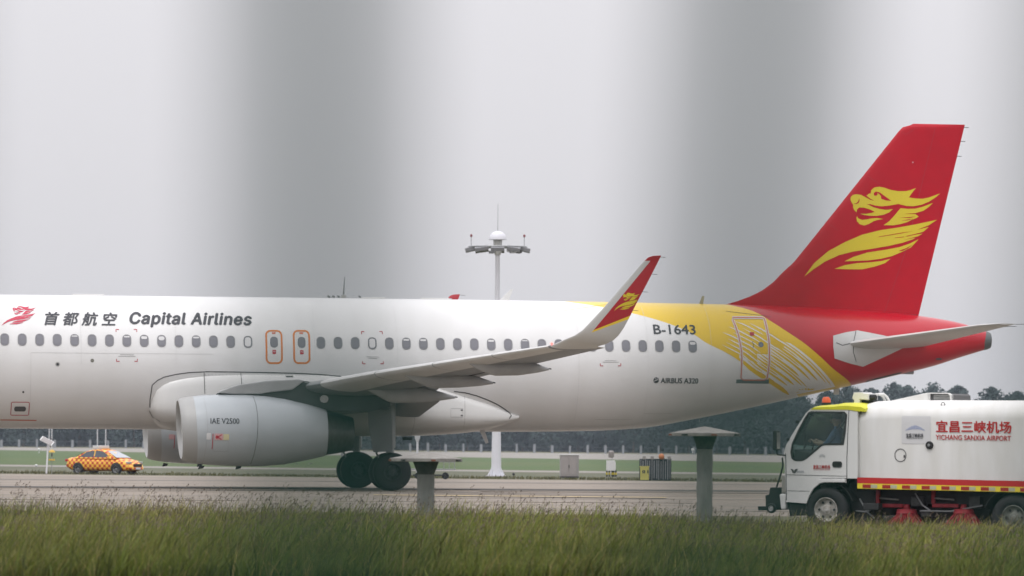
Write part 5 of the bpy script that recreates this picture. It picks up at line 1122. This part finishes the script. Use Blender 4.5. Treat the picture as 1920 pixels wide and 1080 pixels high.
vis = {1635: (.95, 'hazy rounded far tree whose top shows just under the jet tail'), 1676: (1.02, 'far tree with a pointed crown, right of the one under the jet tail'), 1702: (.98, 'far tree with a narrow crown, close behind the pointed one above the truck cab'), 1748: (1.0, 'far tree with a spiky top above the vent box of the sweeper'), 1795: (.985, 'broad far tree just right of the sweeper vent box'), 1860: (.975, 'widest flat-topped far tree above the red lettering end of the tank'), 1908: (.92, 'far tree cut by the right edge of the picture')}
pxs = list(vis)+[1590, 1550]+[1500-52*k for k in range(32)]+[1960, 2010, 2060]
for i, px in enumerate(pxs):
    Y = 1000+random.uniform(-8, 12); P = depth_pt(px, 800, Y); sc_ = vis[px][0] if px in vis else random.uniform(.85, 1.0)
    t = empty('tree', (P.x, Y, zg(P.x, Y)), random.uniform(0, 6.28), label=vis[px][1] if px in vis else 'hazy dark tree in the far belt seen only below the jet fuselage', cat='tree', group=None if px in vis else 'trees in the far belt behind the jet')
    if px in vis: t['group'] = 'far trees with tops in the open sky'
    wd = 1.45 if px == 1860 else random.uniform(1.15, 1.3)
    t.scale = (wd, wd, sc_*1.0)
    for nm, me in (('trunk', TMESH), ('crown', CR[i % 4])):
        o = bpy.data.objects.new(nm, me); COL.objects.link(o); o.parent = t
# understorey: one mass of bushes between the trunks
rg = np.random.default_rng(5); n = 26000; X = rg.uniform(-128, 135, n); Yy = 1012+rg.normal(0, 5, n); top = 12.0+1.1*np.sin(X*.35)+.8*np.sin(X*.93+1); Z = rg.uniform(-1, 1, n)*.0+rg.random(n)**.8*top-.6
c = np.stack([X, Yy, Z], 1); u = rg.normal(size=(n, 3)); u /= np.linalg.norm(u, axis=1)[:, None]; v = np.cross(u, rg.normal(size=(n, 3))); v /= np.linalg.norm(v, axis=1)[:, None]; s_ = rg.uniform(.3, .7, n)[:, None]
V = np.stack([c-u*s_, c+v*s_*.8, c+u*s_, c-v*s_*.8], 1).reshape(-1, 3).tolist(); Fq = np.arange(n*4).reshape(n, 4).tolist(); b0 = len(V); nx_, nz_ = 240, 12
for i in range(nx_+1):
    x = -132+270*i/nx_; tp_ = 11.2+1.1*math.sin(x*.35)+.8*math.sin(x*.93+1)
    for j in range(nz_+1): V.append((x+rg.normal(0, .2), 1013+rg.normal(0, .9)+j*.35, -1+(tp_+1)*j/nz_))
for i in range(nx_):
    for j in range(nz_): q = b0+i*(nz_+1)+j; Fq.append((q, q+nz_+1, q+nz_+2, q+1))
me = bpy.data.meshes.new('undergrowth'); me.from_pydata(V, [], Fq)
tag(link('undergrowth', me, LF), 'dark dense undergrowth filling the far tree belt', 'undergrowth', kind='stuff')

# ------------------------------------------------------------------ service road and kerb near the truck
ex2, ey2 = TR.ex, TR.ey
def strip_local(name, y0, y1, x0, x1, mat, lift, h=0.0, n=20):
    mb = MB(); vs = []
    a = [TR.o+ex2*(x0+(x1-x0)*i/n) for i in range(n+1)]
    rr = [[(p+ey2*y0+Vector((0, 0, lift)))[:], (p+ey2*y0+Vector((0, 0, lift+h)))[:], (p+ey2*y1+Vector((0, 0, lift+h)))[:], (p+ey2*y1+Vector((0, 0, lift)))[:]] for p in a]
    mb.loft(rr); o = mb.build(name, mat, None); o['kind'] = 'structure'; return o
strip_local('service_road', -1.3, 4.5, -1.7, 30, ASPH, .004, .016)
strip_local('kerb', -1.52, -1.32, -.6, 30, CONC, 0, .12)

# ------------------------------------------------------------------ grass
def vnoise(x, y, s, seed):
    rg = np.random.default_rng(seed); G = rg.random((64, 64)); xi = x/s; yi = y/s; x0 = np.floor(xi).astype(int); y0 = np.floor(yi).astype(int); fx = xi-x0; fy = yi-y0; fx = fx*fx*(3-2*fx); fy = fy*fy*(3-2*fy)
    g = lambda a, b: G[a % 64, b % 64]; return (g(x0, y0)*(1-fx)+g(x0+1, y0)*fx)*(1-fy)+(g(x0, y0+1)*(1-fx)+g(x0+1, y0+1)*fx)*fy
def gmat():
    m = bpy.data.materials.new('grass_blades'); m.use_nodes = True; t = m.node_tree; b = t.nodes['Principled BSDF']; a = t.nodes.new('ShaderNodeAttribute'); a.attribute_name = 'col'; t.links.new(a.outputs['Color'], b.inputs['Base Color'])
    b.inputs['Roughness'].default_value = .6; b.inputs['Specular IOR Level'].default_value = .25
    tr = t.nodes.new('ShaderNodeBsdfTranslucent'); t.links.new(a.outputs['Color'], tr.inputs[0]); mx = t.nodes.new('ShaderNodeMixShader'); mx.inputs[0].default_value = .3
    t.links.new(b.outputs[0], mx.inputs[1]); t.links.new(tr.outputs[0], mx.inputs[2]); t.links.new(mx.outputs[0], t.nodes['Material Output'].inputs[0]); return m
GM = gmat(); rg = np.random.default_rng(3)
def blades(name, X, Y, Hh, Wd, col, tipcol, lean, label, cat):
    n = len(X); a = rg.uniform(0, 2*np.pi, n); dx, dy = np.cos(a), np.sin(a); la = rg.uniform(0, 2*np.pi, n)*.0+rg.normal(.3, 1.3, n); lx, ly = np.cos(la)*lean*Hh, np.sin(la)*lean*Hh
    Z0 = np.zeros(n)-.02; P = np.zeros((n, 5, 3)); w2 = Wd/2
    P[:, 0] = np.stack([X-dx*w2, Y-dy*w2, Z0], 1); P[:, 1] = np.stack([X+dx*w2, Y+dy*w2, Z0], 1)
    P[:, 2] = np.stack([X+lx*.35+dx*w2*.8, Y+ly*.35+dy*w2*.8, Hh*.6], 1); P[:, 3] = np.stack([X+lx*.35-dx*w2*.8, Y+ly*.35-dy*w2*.8, Hh*.6], 1); P[:, 4] = np.stack([X+lx, Y+ly, Hh], 1)
    me = bpy.data.meshes.new(name); me.vertices.add(n*5); me.vertices.foreach_set('co', P.reshape(-1)); b = np.arange(n)*5
    loops = np.stack([b, b+1, b+2, b+3, b+3, b+2, b+4], 1).reshape(-1); me.loops.add(n*7); me.loops.foreach_set('vertex_index', loops)
    ls = np.stack([np.arange(n)*7, np.arange(n)*7+4], 1).reshape(-1); lt = np.tile([4, 3], n); me.polygons.add(n*2); me.polygons.foreach_set('loop_start', ls); me.polygons.foreach_set('loop_total', lt); me.update(calc_edges=True)
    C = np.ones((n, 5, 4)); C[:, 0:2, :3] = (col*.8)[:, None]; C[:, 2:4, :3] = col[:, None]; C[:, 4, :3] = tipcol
    at_ = me.color_attributes.new('col', 'FLOAT_COLOR', 'POINT'); at_.data.foreach_set('color', C.reshape(-1)); return me
def scatter(n, y0, y1, mar=2.5, p=1.0):
    Y = y0+(y1-y0)*rg.random(n)**p; hw = Y*.112+mar; X = rg.uniform(-1, 1, n)*hw; return X, Y
def off_road(X, Y):   # local y of the truck's road
    rx = (X-TR.o.x)*TR.ex.x+(Y-TR.o.y)*TR.ex.y; ry = (X-TR.o.x)*TR.ey.x+(Y-TR.o.y)*TR.ey.y; return ~((rx > -1.9) & (ry > -1.55))
X, Y = scatter(300000, 46, 79); k = off_road(X, Y); X, Y = X[k], Y[k]; n = len(X)
nz1 = vnoise(X+50, Y+10, 1.3, 1); nz2 = vnoise(X+80, Y+30, .45, 2); nz3 = vnoise(X+20, Y+5, 3.5, 4)
Hh = (.24+.12*nz1+.09*nz2+.05*nz3)*rg.uniform(.55, 1.15, n)*np.where(rg.random(n) < .07, 1.55, 1)*np.interp(X/Y, [.02, .055], [.96, .66])
dry = np.clip(nz3*.9+rg.normal(0, .25, n)-.62+np.interp(Y, [50, 62, 76], [-.02, .22, .62]), 0, 1)
g1 = np.array([.094, .124, .015]); g2 = np.array([.25, .205, .07]); g3 = np.array([.035, .075, .014]); dry = np.maximum(dry, (rg.random(n) < .11)*.9); col = g1*(1-dry[:, None])+g2*dry[:, None]; m_ = (vnoise(X+9, Y+70, .9, 8)*.5+vnoise(X+9, Y+7, .25, 18)*.3+rg.random(n)*.2)[:, None]; col = col*(.45+1.0*m_)+g3*.25*(1-m_)
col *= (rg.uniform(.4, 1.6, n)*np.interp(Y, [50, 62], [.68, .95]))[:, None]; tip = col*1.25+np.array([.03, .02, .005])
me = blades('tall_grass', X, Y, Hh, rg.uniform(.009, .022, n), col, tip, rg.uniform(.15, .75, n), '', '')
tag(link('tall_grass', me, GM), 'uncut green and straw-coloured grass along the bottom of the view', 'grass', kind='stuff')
# sparse straw stalks and seed heads
TX, TY, TH = [], [], []
for px, m_, h0_, sp in ((15, 260, .62, .7), (60, 220, .66, .6), (120, 120, .55, .5), (370, 160, .58, .5), (300, 80, .50, .4), (835, 40, .66, .22), (860, 26, .60, .2), (1100, 70, .46, .5), (640, 90, .50, .5), (1410, 60, .45, .4), (1700, 90, .44, .5)):
    xx = (px-960)/F*74; TX.append(rg.normal(xx, sp, m_)); TY.append(rg.uniform(70, 77.5, m_)); TH.append(h0_*rg.uniform(.6, 1.05, m_))
TX, TY, TH = map(np.concatenate, (TX, TY, TH)); k = off_road(TX, TY); TX, TY, TH = TX[k], TY[k], TH[k]; n = len(TX); tc_ = np.array([.075, .105, .022])*rg.uniform(.5, 1.4, n)[:, None]
tag(link('grass_tufts', blades('grass_tufts', TX, TY, TH, np.full(n, .010), tc_, tc_*1.2, rg.uniform(.05, .4, n), '', ''), GM), 'taller grass tufts along the back edge of the uncut grass', 'grass tufts', kind='stuff')
X, Y = scatter(5600, 52, 79, p=.8); k = off_road(X, Y); X, Y = X[k], Y[k]; n = len(X); Hh = (.36+.34*rg.random(n)**2+.20*rg.random(n)**2*vnoise(X+3, Y, 1.7, 9))*np.interp(X/Y, [-.1, .0, .045, .07], [1.12, 1.0, .72, .62])
sc_c = np.array([.20, .17, .11])*rg.uniform(.6, 1.4, n)[:, None]
VX = [X]; VY = [Y]; m1 = blades('grass_stalks', X, Y, Hh, np.full(n, .0045), sc_c, sc_c, rg.uniform(.05, .45, n), '', '')
tag(link('grass_stalks', m1, GM), 'thin straw stalks standing above the grass', 'grass stalks', kind='stuff')
# seed heads: little drooping tufts at stalk tips
tips = np.array([v.co[:] for v in m1.vertices])[4::5]; V = []; Fc = []
for p in tips:
    for j in range(3):
        a = rg.uniform(0, 6.28); q = p+np.array([math.cos(a)*.035, math.sin(a)*.035, rg.uniform(-.07, .03)]); r0 = p-np.array([0, 0, .02*j]); b = len(V); w_ = .0045
        V += [tuple(r0), (q[0]-w_, q[1], q[2]+.004), (q[0]+w_, q[1], q[2]-.008)]; Fc.append((b, b+1, b+2))
me = bpy.data.meshes.new('seed_heads'); me.from_pydata(V, [], Fc); tag(link('seed_heads', me, pm('seed_head', (.17, .13, .095), .8, var=.4, vscale=2)), 'brown seed heads on the tall grass', 'seed heads', kind='stuff')
# low growth on the verge by the taxiway edge
X = rg.uniform(-45, 45, 9000); Y = 262.5+rg.random(9000)**2*12; n = 9000; Zg = np.array([zg(a, b) for a, b in zip(X, Y)])
cc = np.array([.12, .115, .05])*rg.uniform(.5, 1.3, n)[:, None]; me = blades('verge_weeds', X, Y, .10+.16*rg.random(n)*vnoise(X+99, Y, 3, 3), np.full(n, .05), cc, cc*1.2, np.full(n, .4), '', '')
co = np.zeros(len(me.vertices)*3); me.vertices.foreach_get('co', co); co = co.reshape(-1, 3); co[:, 2] += np.repeat(Zg, 5); me.vertices.foreach_set('co', co.reshape(-1))
tag(link('verge_weeds', me, GM), 'low brown-green weeds at the far edge of the taxiway', 'weeds', kind='stuff')

# ------------------------------------------------------------------ the fence the view is taken through
FG = pm('fence_green', (.001, .036, .027), .75, var=.2, vscale=30, spec=.12)
fy = lambda x: .83+.12*x
bars = [-.0345, .0415, .108]+[-.0345-.081*k for k in range(1, 13)]+[.108+.081*k for k in range(1, 12)]
fen = empty('boundary_fence', (0, 0, 0), 0, label='dark green upright-bar fence right in front of the camera, far out of focus', cat='fence')
for i, x in enumerate(bars):
    lean = {0: -.01, 1: .045, 2: .02}.get(i, 0); h_ = 1.2
    MB().tube([(x+lean*(0-CAMH), fy(x), 0.05), (x+lean*(2.4-CAMH), fy(x), 2.4)], .0095, 10).build('bar', FG, fen, smooth=True)
for zz in (.25, 2.25): MB().tube([(-1.1, fy(-1.1)+.018, zz), (1.1, fy(1.1)+.018, zz)], .014, 8).build('rail', FG, fen)

# ------------------------------------------------------------------ haze
hm = bpy.data.materials.new('haze_air'); hm.use_nodes = True; t = hm.node_tree; t.nodes.clear(); o = t.nodes.new('ShaderNodeOutputMaterial'); v = t.nodes.new('ShaderNodeVolumePrincipled')
v.inputs['Color'].default_value = (.74, .85, .98, 1); v.inputs['Density'].default_value = .00013; t.links.new(v.outputs[0], o.inputs['Volume'])
hb = MB().box((0, 620, 11), (1320, 1360, 30)).build('haze', hm); hb['kind'] = 'stuff'; hb['label'] = 'thin pale haze over the airfield'; hb['category'] = 'haze'
